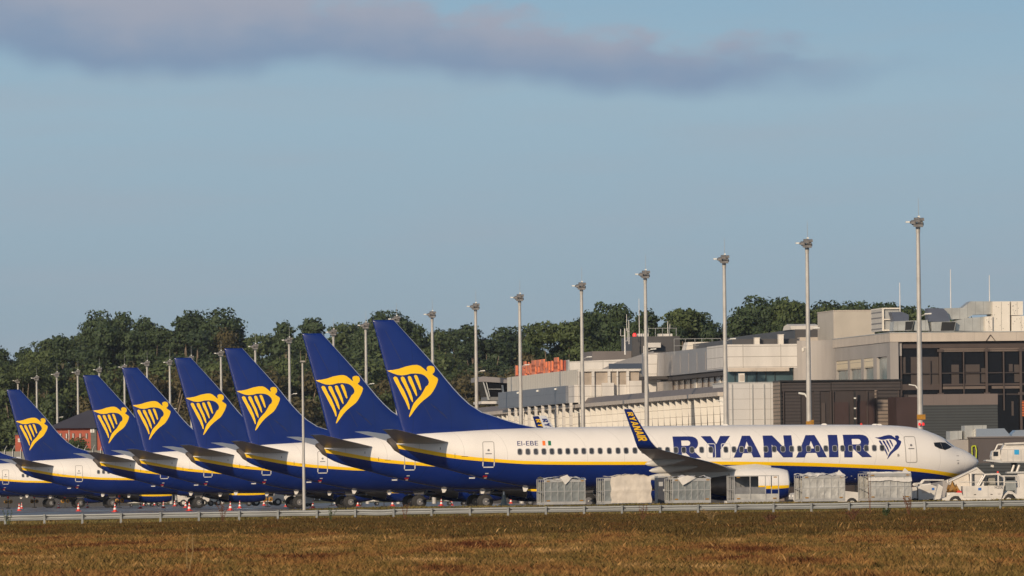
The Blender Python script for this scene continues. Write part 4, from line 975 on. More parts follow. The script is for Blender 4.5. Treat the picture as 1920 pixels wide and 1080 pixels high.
yc_.path([(p0, -.18, zy), (p0 + .03, -.18, t.z(1821, 868))], .05, 6); yc_.path([(p0, -.18, zy), (p0 + .3, -.2, zy + .05), (p0 + .38, -.2, zy - .35), (p0 + .32, -.2, t.z(1821, 868))], .06, 6)
tag(yc_.build('hose', mat('lime_hose', (.42, .48, .02), .5), None, loc=t.o, rotz=TH), 'lime yellow hose hanging on the taupe shed behind the nose', 'hose')

# --- sign hall E over the pier
e = BF(1083, 700, a.o.y); e = BF(1083, 700, 834.8); sh = e.thing('sign_hall', 'beige corrugated hall over the pier carrying an orange rooftop sign', 'building')
zt = e.z(1083, 692.5); zm = e.z(1083, 722); LE_ = e.side(951, 720); zl = e.z(1083, 755)
mb = MB(); mb.box(0, 7, 0, LE_, zm, zt); mb.build('wall', 'corr', sh)
mb = MB(); mb.box(-.75, 6.5, 1.9 * 2, LE_ + 2.2, zl, zm - .003); mb.build('tiled_band', 'bluetile', sh)
mb = MB(); mb.box(-.45, 6.5, -.4, 3.79, zl, zm - .003); mb.build('corner_panel', 'cream', sh)
for pxx in (985, 1022, 1056):
    yy = e.side(pxx, 750); mb = MB(); mb.box(-.95, -.75, yy, yy + .5, zl + 1.55, zl + 1.75); mb.build('wall_lamp', 'lampface', sh)
for yy in np.arange(1.0, LE_ - 1, 5.2):
    mb = MB(); mb.box(-.75, -.45, yy, yy + .3, 2, zl - .003); mb.build('column', 'cream', sh)
# rooftop sign: tall narrow letters on a rust backing, too foreshortened to read
sg = e.thing('rooftop_sign', 'orange rooftop sign with tall letters on the beige corrugated hall', 'sign')
ya, yb = e.side(1049, 690), e.side(957, 700); zs0, zs1 = zt + .05, e.z(1059, 674, 0, ya)
mb = MB(); mb.box(.55, .7, ya, yb, zs0, zs1 - .1); mb.build('backing', 'ochre_back', sg)
strokes = 'I|ONSTRUIS|'
def glyph(mb, ch, y0, y1, z0, z1):
    h = z1 - z0; wv = y0 - y1   # y0 is the far (left) end
    sw = abs(wv) * .26
    def bar(u0, v0, u1, v1, w=sw):
        pa, pb = (y0 - abs(wv) * u0, z0 + h * v0), (y0 - abs(wv) * u1, z0 + h * v1)
        dd = Vector((pb[0] - pa[0], pb[1] - pa[1])); nn_ = Vector((-dd.y, dd.x)).normalized() * w * .5
        mb.prism_y([(pa[0] + nn_.x, pa[1] + nn_.y), (pb[0] + nn_.x, pb[1] + nn_.y), (pb[0] - nn_.x, pb[1] - nn_.y), (pa[0] - nn_.x, pa[1] - nn_.y)], .36, .545)
    S_ = {'I': [(.5, 0, .5, 1)], '|': [(.5, 0, .5, 1)], 'O': [(.14, .08, .14, .92), (.86, .08, .86, .92), (.27, .95, .73, .95), (.27, .05, .73, .05)], 'N': [(.12, 0, .12, 1), (.88, 0, .88, 1), (.26, .9, .74, .1)],
          'S': [(.05, .95, .95, .95), (.12, .55, .12, .9), (.05, .5, .95, .5), (.88, .1, .88, .45), (.05, .05, .95, .05)], 'T': [(.5, 0, .5, .9), (.0, .95, 1, .95)], 'R': [(.12, 0, .12, 1), (.26, .95, .9, .95), (.88, .55, .88, .9), (.26, .5, .9, .5), (.5, .45, .9, 0)], 'U': [(.12, .1, .12, 1), (.88, .1, .88, 1), (.05, .05, .95, .05)]}
    for s_ in S_[ch]: bar(*s_)
cw_ = (yb - ya) / len(strokes)
for i, ch in enumerate(strokes):
    mb = MB(); glyph(mb, ch, yb - cw_ * (i + .08), yb - cw_ * (i + .92), zs0 + .15, zs1); mb.build('letter', 'ochre_sign', sg)
mb = MB(); mb.box(.75, .9, ya - 1.5, yb + 1.5, zs0, zs0 + 1.2); mb.build('sign_frame', 'galv', sg)
# framed glazing right of the sign hall, low flat roof above it
fg = BF(1084, 720, 834.0); fr = fg.thing('framed_glazing', 'beige framed glass screen with tall posts beside the orange sign hall', 'building')
XF = fg.front(1200, 715); z1 = fg.z(1084, 693); z0 = fg.z(1084, 741)
mb = MB(); mb.box(.2, XF, .45, .6, z0 - 1, z1 - .2); mb.build('glazing', 'glz_refl', fr)
mb = MB(); mb.box(0, XF, .1, .44, z1 - .22, z1); mb.build('top_rail', 'cream', fr)
for pxx, w_ in ((1085, .12), (1110, .3), (1140, .3), (1175, .3), (1157, .15)):
    mb = MB(); xx = fg.front(pxx, 715); mb.box(xx, xx + w_, .12, .43, z0 - 1, z1 - .23); mb.build('post', 'cream', fr)
for pxx, hgt in ((1128, 1.3), (1180, 1.5)):
    mb = MB(); xx = fg.front(pxx, 735); mb.box(xx, xx + 1.3, -.4, .05, z0 - 1, z0 + hgt); mb.build('louvre_box', 'cream', fr)
rf = BF(1066, 690, 862); ro = rf.thing('flat_roof_hall', 'pale roofed hall rising behind the framed glass screen', 'building')
XR = rf.front(1225, 690); z1 = rf.z(1066, 678); z0 = rf.z(1066, 694)
mb = MB(); mb.hexa([(.2, 0, z0), (XR, 0, z0), (XR, 12, z0), (.2, 12, z0)], [(-.2, 0, z1), (XR, 0, z1 + .3), (XR, 12, z1 + .3), (-.2, 12, z1)]); mb.build('roof', 'cream', ro)
mb = MB(); mb.hexa([(2.2, -.3, z0 - .6), (XR, -.3, z0 - .6), (XR, -.004, z0 - .6), (2.2, -.004, z0 - .6)], [(5.5, -.3, z1 - .1), (XR, -.3, z1 + 1.1), (XR, -.004, z1 + 1.1), (5.5, -.004, z1 - .1)]); mb.build('roof_slope', 'greypanel', ro)
mb = MB(); mb.box(4.5, XR, -.5, -.31, z0 - .6, rf.z(1120, 682)); mb.build('glazing', mat('blue_glass', (.07, .09, .13), .15), ro)
# dark box with aerials
k = BF(1185, 640, 905); dk = k.thing('plant_block', 'dark plant block with aerials on the terminal roof', 'building')
mb = MB(); z1 = k.z(1185, 631); XK = k.front(1275, 640); mb.box(0, XK, 0, 8, 8, z1); mb.build('wall', 'anth', dk)
mb = MB(); zs = k.z(1130, 668); mb.box(k.front(1112, 660), -.004, .6, 9, 8, zs + .6); mb.build('low_wall', 'fascia', dk)
mb = MB(); mb.box(k.front(1208, 650), k.front(1236, 650), -1.2, -.003, k.z(1210, 652), k.z(1210, 643)); mb.build('rooftop_box', 'cream', dk)
mb = MB(); mb.box(k.front(1198, 629), k.front(1217, 629), .5, 1.5, z1, z1 + .35); mb.box(k.front(1236, 629), k.front(1262, 629), .5, 1.5, z1, z1 + .3); mb.build('upstand', 'cream', dk)
mb = MB()
for pxx in (1217, 1230, 1243, 1256, 1269): xx = k.front(pxx, 625); mb.tube((xx, .4, z1), (xx, .4, z1 + 1.0), .03, n=5)
mb.tube((k.front(1217, 622), .4, z1 + .95), (k.front(1270, 622), .4, z1 + .95), .03, n=5); mb.build('railing', 'galv', dk, smooth=60)
bc = MB(); xx = k.front(1190.5, 628); bc.lathe([(z1, .22), (z1 + .25, .24), (z1 + .42, .12)], 'z', (xx, .3, 0), 12)
bc.build('beacon', mat('red_beacon', (.5, .03, .03), .4, emit=(1, .06, .05, .8)), dk, smooth=50)
def aerial(px, y0, y1, D, r, label, m='white', arms=()):
    P = wpt(px, y1, D); zt = P.z; z0 = ztop(px, y0, D)
    t_ = thing('radio_aerial', label, 'aerial', (P.x, P.y, z0), TH, 'aerials on the roofs')
    mb = MB(); mb.tube((0, 0, 0), (0, 0, zt - z0), r, r * .6, 6); mb.build('rod', m, t_, smooth=60)
    if arms:
        mb = MB()
        for z_, l_, up_ in arms: mb.tube((0, 0, z_), (l_, 0, z_), .03, n=5); mb.tube((l_, 0, z_), (l_, 0, z_ + up_), .03, n=5)
        mb.build('arm', m, t_)
aerial(1171.5, 665, 616, 900, .10, 'white forked aerial at the left of the dark plant block', arms=((2.2, -.5, .8), (1.6, .3, 1.5)))
aerial(1179, 645, 600, 902, .06, 'thin twin aerial just left of the red beacon', arms=((1.5, -.25, 2.0),))
aerial(1198, 628, 560, 906, .05, 'tall hair-thin aerial right of the red beacon')
aerial(1252, 628, 602, 908, .05, 'short aerial with a small dish over the plant block', arms=((.8, .25, .5),))
aerial(1687, 600, 530, 775, .06, 'thin white aerial behind the white framed roof unit')
aerial(1782, 580, 505, 775, .055, 'thin white aerial left of the big galvanised duct')
aerial(1855, 566, 516, 775, .055, 'thin white aerial over the white roof units at the right')
# white roof vehicle-like unit with handrail on upper hall
hr = BF(1282, 645, 812); z_ = hr.z(1282, 651); zt_ = hr.z(1320, 641)
mb = MB(); X1 = hr.front(1356, 645); mb.hexa([(0, 0, z_ - 1.2), (X1, 0, z_ - 1.2), (X1, 3, z_ - 1.2), (0, 3, z_ - 1.2)], [(.5, .2, zt_), (X1 - .5, .2, zt_), (X1 - .5, 2.8, zt_), (.5, 2.8, zt_)])
tag(mb.build('roof_light', 'ahu', None, loc=hr.o, rotz=TH), 'long white rooflight on the grey upper hall', 'rooflight', 'ducts and units on the roofs')
hr2 = BF(1265, 645, 808); rl = hr2.thing('roof_railing', 'thin safety railing on the roof of the grey upper hall', 'railing')
mb = MB(); zz0, zz1 = hr2.z(1265, 652), hr2.z(1265, 635.5)
for p in (1264, 1285, 1303, 1316, 1335, 1352): xx = hr2.front(p, 640); mb.tube((xx, 0, zz0 - .8), (xx, 0, zz1), .025, n=5)
mb.tube((hr2.front(1264, 640), 0, zz1), (hr2.front(1352, 640), 0, zz1), .03, n=5); mb.tube((hr2.front(1264, 640), 0, zz0 + .2), (hr2.front(1310, 640), 0, zz0 + .2), .025, n=5); mb.build('rail', 'galv', rl)
# dark roof box + bright box
s = BF(1491, 640, 800); rb = s.thing('roof_plant_room', 'dark sloping plant room on the roof behind the pale panel wall', 'building')
z1 = s.z(1491, 617.5); LS = s.side(1362, 630); mb = MB(); mb.box(0, s.front(1560, 630), 0, LS, 9, z1); mb.build('wall', 'anth', rb)
mb = MB(); mb.prism_y([(1, z1), (6, z1), (5.5, z1 + .4), (3.5, z1 + .62), (1.5, z1 + .4)], s.front(1487, 610), s.front(1540, 610)); mb.build('rooflight', 'ahu', rb)
mb = MB(); mb.box(s.front(1495, 640) , s.front(1534, 640), -1.5, -.01, 9, s.z(1500, 633)); mb.build('low_wall', 'parapet', rb)
for pxx, a_, b_, lab in ((1415, 634, 645, 'small pale chimney box, left of two before the dark plant room'), (1460, 628, 645, 'taller pale chimney box, right of two before the dark plant room')):
    D_ = 788; P = wpt(pxx, b_, D_); mb = MB(); h_ = ztop(pxx, a_, D_) - P.z; mb.box(0, .52, 0, .6, -1, h_); mb.box(-.04, .56, -.04, .64, h_ + .001, h_ + .06)
    tag(mb.build('chimney_box', 'ahu', None, loc=P, rotz=TH), lab, 'chimney', 'small rooftop boxes')
v = BF(1563, 620, 788); vb = v.thing('roof_tower', 'pale rendered box rising from the terminal roof above the curved wall', 'building')
z1 = v.z(1563, 583.5); mb = MB(); mb.box(0, v.front(1640, 610), 0, v.side(1533, 610), 9, z1); mb.build('wall', mat('pale_render', (.46, .42, .36), .5, var=.10, scale=.35), vb)
mb = MB(); mb.box(-.05, v.front(1640, 610), -.05, v.side(1533, 610) + .05, z1, z1 + .1); mb.build('coping', 'parapet', vb)
# plant on the roof of the glazed hall
h = BF(1655, 600, 766)
un = h.thing('air_unit', 'white open framed ventilation unit with a perforated side on the terminal roof', 'ventilation unit', 'ducts and units on the roofs')
z1, z0 = h.z(1655, 577.5), h.z(1655, 620.5); XU = h.front(1687, 600); LU = h.side(1634, 600)
mb = MB(); mb.box(.12, XU - .02, .25, min(LU, 6), z0, z1 - .12); mb.build('casing', mat('grey_casing', (.34, .35, .35), .5, var=.1, scale=1), un)
mb = MB(); mb.box(-.02, .11, .1, min(LU, 6), z0, z1 - .13); mb.build('perforated_side', mat('perforated_white', (.62, .59, .53), .5, lines=(.55, .45, .14, (.16, .15, .15))), un)
mb = MB(); mb.box(-.05, XU + .1, 0, min(LU, 6), z1 - .12, z1 + .02)
mb.box(-.05, .14, -.02, .2, z0, z1 - .13); mb.box(.15, XU, .0, .2, (z0 + z1) / 2 - .06, (z0 + z1) / 2 + .06); mb.box(.15, XU, .0, .2, z0, z0 + .14); mb.build('frame', 'ahu', un)
h2 = BF(1672, 610, 762)
for i, (nm, lab, pts, m, dep, y0) in enumerate([
    ('roof_cowl', 'slate blue sloping cowl beside the white framed roof unit', [(1671, 585), (1692, 585), (1704, 590), (1704, 603), (1676, 603.5)], 'cowl', 1.5, .6),
    ('roof_duct', 'dull ribbed duct with a dark open end under the left cowl', [(1676, 602.5), (1714.5, 601), (1709, 619.5), (1675, 620.5)], 'duct', 2.0, .2),
    ('roof_duct', 'pale bulging duct between the two cowls', [(1715, 601), (1739, 600), (1743, 620), (1714, 620)], 'duct', 1.6, .5),
    ('roof_cowl', 'large slate blue cowl right of the mast on the roof', [(1739.5, 578), (1768, 578), (1775, 584), (1781, 600), (1781, 603), (1741, 603)], 'cowl', 1.6, .9),
    ('roof_duct', 'ribbed duct with a dark open end under the right cowl', [(1746, 604), (1793, 602.5), (1789, 621), (1747, 621)], 'duct', 1.8, .3),
    ('roof_duct', 'galvanised duct climbing to the white units, upper run', [(1771, 578), (1805, 577), (1820, 565), (1861, 565), (1861, 589), (1825, 590), (1810, 598), (1771, 599)], 'duct', 1.8, 1.6),
    ('roof_duct', 'galvanised duct leading to the white units, lower run', [(1792, 601), (1815, 596), (1848, 594), (1848, 621), (1792, 620)], 'duct', 1.8, 1.2),
    ('air_unit', 'tall white panelled air unit, left of three at the right edge', [(1861.5, 565.2), (1893.5, 565), (1893.5, 621), (1861.5, 621)], 'ahu', 3, 1.0),
    ('air_unit', 'upper white air unit of the pair at the right edge', [(1896, 565), (1918, 564.7), (1918, 591), (1896, 591)], 'ahu', 3, 1.0),
    ('air_unit', 'lower white air unit of the pair at the right edge', [(1897, 592.2), (1932, 592), (1932, 621), (1897, 621)], 'ahu', 3, 1.0),
    ('air_unit', 'small white unit at the foot of the tall white air unit', [(1847.5, 593.5), (1861, 593), (1861, 621), (1847.5, 621)], 'ahu', 2, .7)]):
    o = duct(nm, lab, h2, pts, m, dep, y0, {'roof_cowl': 'cowl', 'roof_duct': 'duct', 'air_unit': 'ventilation unit'}[nm])
    if 'open end' in lab or nm == 'air_unit':
        PP = h2.o + B_ * (y0 - .03); mb = MB()
        if 'open end' in lab: ps = [(1698, 603), (1713.5, 602.2), (1709, 618.5), (1697, 619)] if 'left' in lab else [(1766, 604), (1792, 603.5), (1788.5, 620), (1764, 620.3)]; lst = [ps]
        else:
            rr = random.Random(i); x0_, y0_, x1_, y1_ = pts[0][0], pts[0][1], pts[2][0], pts[2][1]; lst = []
            for _ in range(8):
                cx_, cy_ = rr.uniform(x0_ + 2, x1_ - 3), rr.uniform(y0_ + 3, y1_ - 3); lst.append([(cx_, cy_), (cx_ + rr.uniform(.6, 1.6), cy_), (cx_ + 1, cy_ + rr.uniform(.8, 2)), (cx_, cy_ + 1)])
            xm = (x0_ + x1_) / 2; lst.append([(xm, y0_ + 1), (xm + .4, y0_ + 1), (xm + .4, y1_ - 1), (xm, y1_ - 1)])
        for ps in lst:
            pp = []
            for p_ in ps: l_ = along(PP, F_, *p_); pp.append((l_, y0 - .012, CAMZ + ray(*p_)[1] * (PP + F_ * l_).y))
            mb.add(pp, [(0, 1, 2, 3)])
        mb.build('opening' if 'open end' in lab else 'panel_fittings', 'black', o, fix=False)
# --- control cabin at the left end of the pier
c = BF(934, 740, 930); cc = c.thing('control_cabin', 'dark glazed control cabin with slanted glass and grey roof at the pier end', 'building')
def cp(px, py, y=0): l = along(c.o + B_ * y, F_, px, py); return (l, CAMZ + ray(px, py)[1] * (c.o + B_ * y + F_ * l).y)
mb = MB(); mb.prism([cp(898, 708), cp(906, 705.8), cp(960, 709.5), cp(960, 719), cp(906, 715.6), cp(898, 716)], 0, 7); mb.build('roof', mat('cabin_roof_grey', (.22, .205, .205), .5, var=.06), cc)
mb = MB(); mb.prism([cp(906.5, 716), cp(960, 719.2), cp(960, 744), cp(916, 744)], .5, 6.5); mb.build('glazing', 'darkglass', cc)
mb = MB(); mb.prism([cp(916, 744.1), cp(960, 744.1), cp(960, 751), cp(916, 751)], .3, 6.5); mb.build('wall', mat('cabin_wall_grey', (.15, .15, .15), .5), cc)
mb = MB(); mb.prism([cp(905.5, 716.1), cp(907.5, 716.1), cp(918.5, 750), cp(915, 750)], .1, .29); mb.prism([cp(911.5, 717), cp(913, 717), cp(919.5, 744), cp(918, 744)], .1, .29); mb.prism([cp(941, 722), cp(944, 722), cp(947, 744), cp(943, 744)], .2, .45); mb.prism([cp(917, 729), cp(942, 729), cp(942, 730), cp(917, 730)], .2, .45); mb.build('window_frame', 'galv', cc)
mb = MB(); mb.prism([cp(900.5, 752.5), cp(955, 752), cp(955, 757), cp(900.5, 757.5)], -1, 6); mb.build('balcony', 'cream', cc)

# --- brick house among the trees at the left
hs = thing('brick_house', 'red brick building with a dark hipped roof behind the sixth jet tail', 'building', (0, 0, 0))
M['brick'] = mat('red_brick', (0.36, 0.085, 0.050), 0.8, var=0.10, scale=1.5)
M['slate'] = mat('dark_slate_roof', (0.062, 0.056, 0.066), 0.6, var=0.10, scale=0.8)
DH = 1090
def hp(px, py, dy=0): return wpt(px, py, DH + dy)
A_, B2 = hp(88, 803), hp(190, 803); zg_ = -0.2; zE = hp(140, 803).z
mb = MB(); mb.box(A_.x, hp(170, 803).x, DH, DH + 14, zg_, zE); mb.build('wall', 'brick', hs)
mb = MB(); mb.box(hp(181, 803).x, hp(200, 803).x, DH, DH + 14, zg_, zE - .4); mb.build('side_wall', 'brick', hs)
e0, e1 = hp(84, 805), hp(204, 805); rz = hp(171, 768).z
rv = [(e0.x, DH - .8, zE), (e1.x, DH - .8, zE), (e1.x, DH + 15, zE), (e0.x, DH + 15, zE), (hp(160, 770).x, DH + 7, rz), (hp(176, 770).x, DH + 7, rz)]
mb = MB(); mb.add(rv, [(0, 1, 5, 4), (1, 2, 5), (2, 3, 4, 5), (3, 0, 4), (3, 2, 1, 0)]); mb.build('roof', 'slate', hs)
for pxx in (114, 125, 137.5, 150.5, 162.5):
    x_ = hp(pxx, 815).x; mb = MB(); zc_ = hp(pxx, 817).z; mb.box(x_ - .17, x_ + .17, DH - .05, DH - .004, zc_ - .42, zc_ + .34, 0); mb.box(x_ - .1, x_ + .02, DH - .07, DH - .053, zc_ - .38, zc_ + .3, 1); mb.build('window', ['blind', 'cream'], hs)
mb = MB(); mb.box(hp(170.2, 803).x, hp(180.8, 803).x, DH - .25, DH + 3, zg_, hp(175, 803).z); mb.build('stair_panel', mat('grey_green_panel', (.09, .095, .085), .6, lines=(.7, 0, .05, (.06, .06, .055))), hs)
sx0 = hp(169.3, 803).x; z5 = hp(173, 811).z
mb = MB(); mb.box(sx0, hp(177, 803).x, DH - .32, DH - .255, z5, hp(173, 803.5).z); sgn = mb.build('sign_board', 'white', hs)
s5 = text_mesh('5', .62, 'sign_number', 'black', sgn)
for v_ in s5.data.vertices: v_.co = (v_.co.x + sx0 + .15, DH - .335, v_.co.y + z5 + .07)
mb = MB(); mb.box(hp(128.5, 803).x, hp(129.8, 803).x, DH - .12, DH - .004, zg_, hp(129, 806).z); mb.build('downpipe', 'galv', hs)
hs2 = thing('brick_house', 'small red brick annex seen left of the seventh jet tail', 'building', (0, 0, 0))
mb = MB(); mb.box(hp(24, 803).x, hp(46, 803).x, DH + 5, DH + 14, zg_, hp(30, 815.5, 5).z); mb.build('wall', 'brick', hs2)
mb = MB(); mb.box(hp(23, 803).x, hp(47, 803).x, DH + 4.8, DH + 14.2, hp(30, 815.5, 5).z + .003, hp(30, 815, 5).z + .12); mb.build('roof', 'slate', hs2)
mb = MB(); x_ = hp(32, 815).x; mb.box(x_ - .2, x_ + .2, DH + 4.9, DH + 4.996, hp(32, 829, 5).z, hp(32, 822, 5).z); mb.build('window', ['cream'], hs2)
# perimeter fence behind the row
fn = thing('perimeter_fence', 'pale perimeter fence with angled post tops behind the jets at the left', 'fence', (0, 0, 0))
DF = 1040; mb = MB(); fa, fb_ = wpt(-40, 850, DF), wpt(245, 845, DF); zF = wpt(60, 846, DF).z
M['mesh'] = mat('pale_fence_panel', (.20, .20, .185), .7, var=.15, scale=.5, lines=(0, 1.1, .12, (.10, .10, .09)))
mb.box(fa.x, fb_.x, DF, DF + .06, 2.6, zF); mb.build('fence_panel', 'mesh', fn); mb = MB(); mb.box(fa.x, fb_.x, DF - .1, DF + .2, -.1, 2.597); mb.build('base_wall', mat('dark_concrete', (.045, .045, .048), .8, var=.2, scale=.4), fn)
for pxx in range(-36, 245, 15):
    P = wpt(pxx, 850, DF); mb = MB(); mb.tube((P.x, DF - .16, 2.5), (P.x, DF - .16, zF + .2), .06, n=6); mb.tube((P.x, DF - .16, zF + .2), (P.x + .3, DF - .4, zF + .75), .05, n=6); mb.build('post', 'galv', fn, smooth=60)

# ------------------------------------------------------------------ floodlight masts
MH = 22.7
def mast_proto():
    t_ = thing('floodlight_mast', '', 'floodlight mast', (0, 0, 0), TH, 'floodlight masts along the stands')
    mb = MB(); mb.tube((0, 0, 0), (0, 0, 21.6), .27, .15, 14); mb.build('pole', 'mast', t_, smooth=60)
    hd = MB(); rr = random.Random(5)
    hd.tube((0, 0, 21.6), (0, 0, 22.2), .17, .21, 10, 2); hd.box(-.5, .35, -.06, .06, 22.25, 22.4)
    hx_ = .62
    for (x_, y_, z_) in ((-.75, -.2, 22.45), (-.45, .25, 22.55), (-.15, -.35, 22.6), (.2, -.25, 22.5), (.42, .1, 22.35), (-.35, -.4, 22.2), (.15, -.45, 22.2), (.35, -.35, 22.7), (-.05, .3, 22.75)):
        x_ *= hx_
        hd.hexa([(x_ - .22, y_ - .17, z_ - .12), (x_ + .2, y_ - .17, z_ - .16), (x_ + .2, y_ + .17, z_ - .10), (x_ - .22, y_ + .17, z_ - .06)], [(x_ - .2, y_ - .12, z_ + .05), (x_ + .2, y_ - .12, z_ + .08), (x_ + .2, y_ + .14, z_ + .12), (x_ - .2, y_ + .14, z_ + .1)])
    hd.box(-1.02, -.72, -.3, .0, 22.42, 22.54, 1); hd.box(-.05, .12, -.3, -.1, 22.85, 22.97, 1)
    hd.build('lamp_head', ['lamp', 'lampface', 'mast'], t_)
    mb = MB(); mb.tube((.05, 0, 22.5), (.05, 0, 24.4), .025, .012, 5); mb.build('lightning_rod', 'galv', t_)
    mb = MB(); mb.path([(.15, 0, 14.95), (.5, 0, 15.08), (.95, -.05, 15.1)], .035, 6); mb.hexa([(.45, -.1, 15.07), (1.0, -.1, 15.1), (1.0, .1, 15.1), (.45, .1, 15.07)], [(.45, -.08, 15.16), (1.0, -.06, 15.2), (1.0, .06, 15.2), (.45, .08, 15.16)], 1); mb.build('side_lamp', ['mast', 'lampface'], t_)
    return t_
mlist = [(1721, 410, 'tallest floodlight mast at the far right, before the glazed brown hall'), (1513, 450, 'floodlight mast standing before the brown louvred block'), (1357.5, 480, 'floodlight mast at the corner of the finned pier'), (1209.5, 509, 'floodlight mast beside the pale slanted column of the upper hall'), (1090, 531, 'floodlight mast right of the orange rooftop sign'), (974, 553, 'floodlight mast crossing the left end of the orange rooftop sign'), (891.5, 570, 'floodlight mast left of the dark control cabin'), (810, 585, 'first floodlight mast right of the nearest jet tail'), (743, 594, 'floodlight mast whose head peeks over the nearest jet tail tip'),
    (685.5, 606, 'floodlight mast between the two nearest jet tails'), (625, 619, 'floodlight mast whose head shows right of the second tail tip'), (542, 634, 'floodlight mast behind the lone street lamp, left of the second tail'), (478.5, 646, 'floodlight mast whose head shows right of the third tail tip'), (414, 659, 'floodlight mast just left of the third tail tip'), (358, 668, 'floodlight mast head over the fourth tail tip'), (318, 676, 'floodlight mast just left of the fourth tail tip'), (275.5, 678, 'floodlight mast whose head shows right of the fifth tail tip'), (233, 685, 'floodlight mast directly over the fifth tail tip'), (186, 690, 'floodlight mast whose head shows right of the sixth tail tip'),
    (145.5, 695, 'floodlight mast before the dark roof of the brick house'), (106.5, 699, 'floodlight mast left of the brick house roof'), (68.5, 706, 'floodlight mast right of the seventh tail, thin and far'), (33.5, 711, 'floodlight mast whose head shows over the seventh tail tip'), (2.5, 714, 'floodlight mast cut by the left edge of the view')]
proto = None
MHT = 22.75
for px, py, lab in mlist:
    qx, qz = ray(px, py); D_ = (MHT - CAMZ) / qz; loc = Vector((qx * D_, D_, 0))
    if proto is None: proto = mast_proto(); proto.location = loc; proto['label'] = lab; c_ = proto
    else: c_ = copy_tree(proto, loc, TH, lab)
    if px in (1721, 1513, 974, 1209.5, 1090):
        pz = {1721: 722, 1513: 737}.get(px)
        if pz:
            z_ = CAMZ + ray(px, pz)[1] * D_; mb = MB(); mb.path([(-.15, 0, z_ - .35), (-.35, 0, z_ - .05), (-.9, 0, z_ + .05)], .05, 6); mb.build('side_lamp', 'lampface', c_)
            z_ = CAMZ + ray(px, 782 if px > 1700 else 792)[1] * D_; mb = MB(); mb.box(.1 if px < 1700 else -.32, .36, -.34, -.2, z_ - .2, z_ + .2); mb.build('junction_box', 'reel', c_)
        if px == 1513:
            z_ = CAMZ + ray(px, 657)[1] * D_; mb = MB(); mb.box(-.45, -.15, -.04, .04, z_ + .25, z_ + .31); mb.lathe([(z_ - .15, .06), (z_ - .05, .13), (z_ + .2, .13), (z_ + .25, .05)], 'z', (-.45, 0, 0), 12); mb.build('security_camera', 'ahu', c_)
        if px == 1721:
            z_ = CAMZ + ray(px, 796)[1] * D_
            mb = MB(); mb.lathe([(z_ - .08, .10), (z_ + .08, .10), (z_ + .14, .05)], 'z', (-.15, -.45, 0), 10); mb.lathe([(z_ - .08, .10), (z_ + .08, .10), (z_ + .14, .05)], 'z', (.15, -.45, 0), 10)
            mb.build('warning_lamp', mat('red_warning_lamp', (.6, .02, .02), .4, emit=(1, .03, .03, .7)), c_)
# lone street lamp behind the rail
sl = thing('street_lamp', 'single slim grey street lamp standing just behind the guard rail', 'street lamp', wz(570.5, 0.1, 412))
mb = MB(); zt_ = ztop(567.5, 679, 412) - .1; mb.tube((0, 0, -.3), (0, 0, zt_), .095, .05, 12); mb.tube((0, 0, -.1), (0, 0, .25), .15, .13, 12); mb.build('pole', 'mast', sl, smooth=50)
mb = MB(); mb.hexa([(-.14, -.2, zt_), (.14, -.2, zt_), (.14, .2, zt_), (-.14, .2, zt_)], [(-.12, -.18, zt_ + .08), (.12, -.18, zt_ + .08), (.12, .18, zt_ + .08), (-.12, .18, zt_ + .08)]); mb.build('lamp_head', 'lamp', sl)
# ------------------------------------------------------------------ trees
def leafmat(name, c1, c2, rough=0.65):
    m = bpy.data.materials.new(name); m.use_nodes = True; T = m.node_tree; b = T.nodes['Principled BSDF']; b.inputs['Roughness'].default_value = rough; b.inputs['Specular IOR Level'].default_value = 0.25
    g = nn(m, 'ShaderNodeNewGeometry'); tc = nn(m, 'ShaderNodeTexCoord')
    no = nn(m, 'ShaderNodeTexNoise'); no.inputs['Scale'].default_value = 0.28; no.inputs['Detail'].default_value = 3; T.links.new(tc.outputs['Object'], no.inputs['Vector'])
    oi = nn(m, 'ShaderNodeObjectInfo')
    ad = nn(m, 'ShaderNodeMath', operation='MULTIPLY_ADD'); T.links.new(g.outputs['Random Per Island'], ad.inputs[0]); ad.inputs[1].default_value = 0.55; T.links.new(no.outputs[0], ad.inputs[2])
    a2 = nn(m, 'ShaderNodeMath', operation='MULTIPLY_ADD'); T.links.new(oi.outputs['Random'], a2.inputs[0]); a2.inputs[1].default_value = 0.35; T.links.new(ad.outputs[0], a2.inputs[2])
    r = nn(m, 'ShaderNodeValToRGB'); T.links.new(a2.outputs[0], r.inputs[0]); r.color_ramp.elements[0].position = .45; r.color_ramp.elements[1].position = 1.2 if False else 1.0
    r.color_ramp.elements[0].color = c1 + (1,); r.color_ramp.elements[1].color = c2 + (1,); T.links.new(r.outputs[0], b.inputs['Base Color'])
    return m
M['leaf'] = leafmat('dark_leaves', (0.018, 0.032, 0.018), (0.048, 0.074, 0.031))
M['leaf2'] = leafmat('mid_leaves', (0.026, 0.043, 0.018), (0.072, 0.098, 0.035))
M['leaf3'] = leafmat('brownish_leaves', (0.030, 0.029, 0.015), (0.085, 0.072, 0.030))
M['bark'] = mat('pale_bark', (0.21, 0.165, 0.12), 0.9, var=0.2, scale=1)
TREES = {}
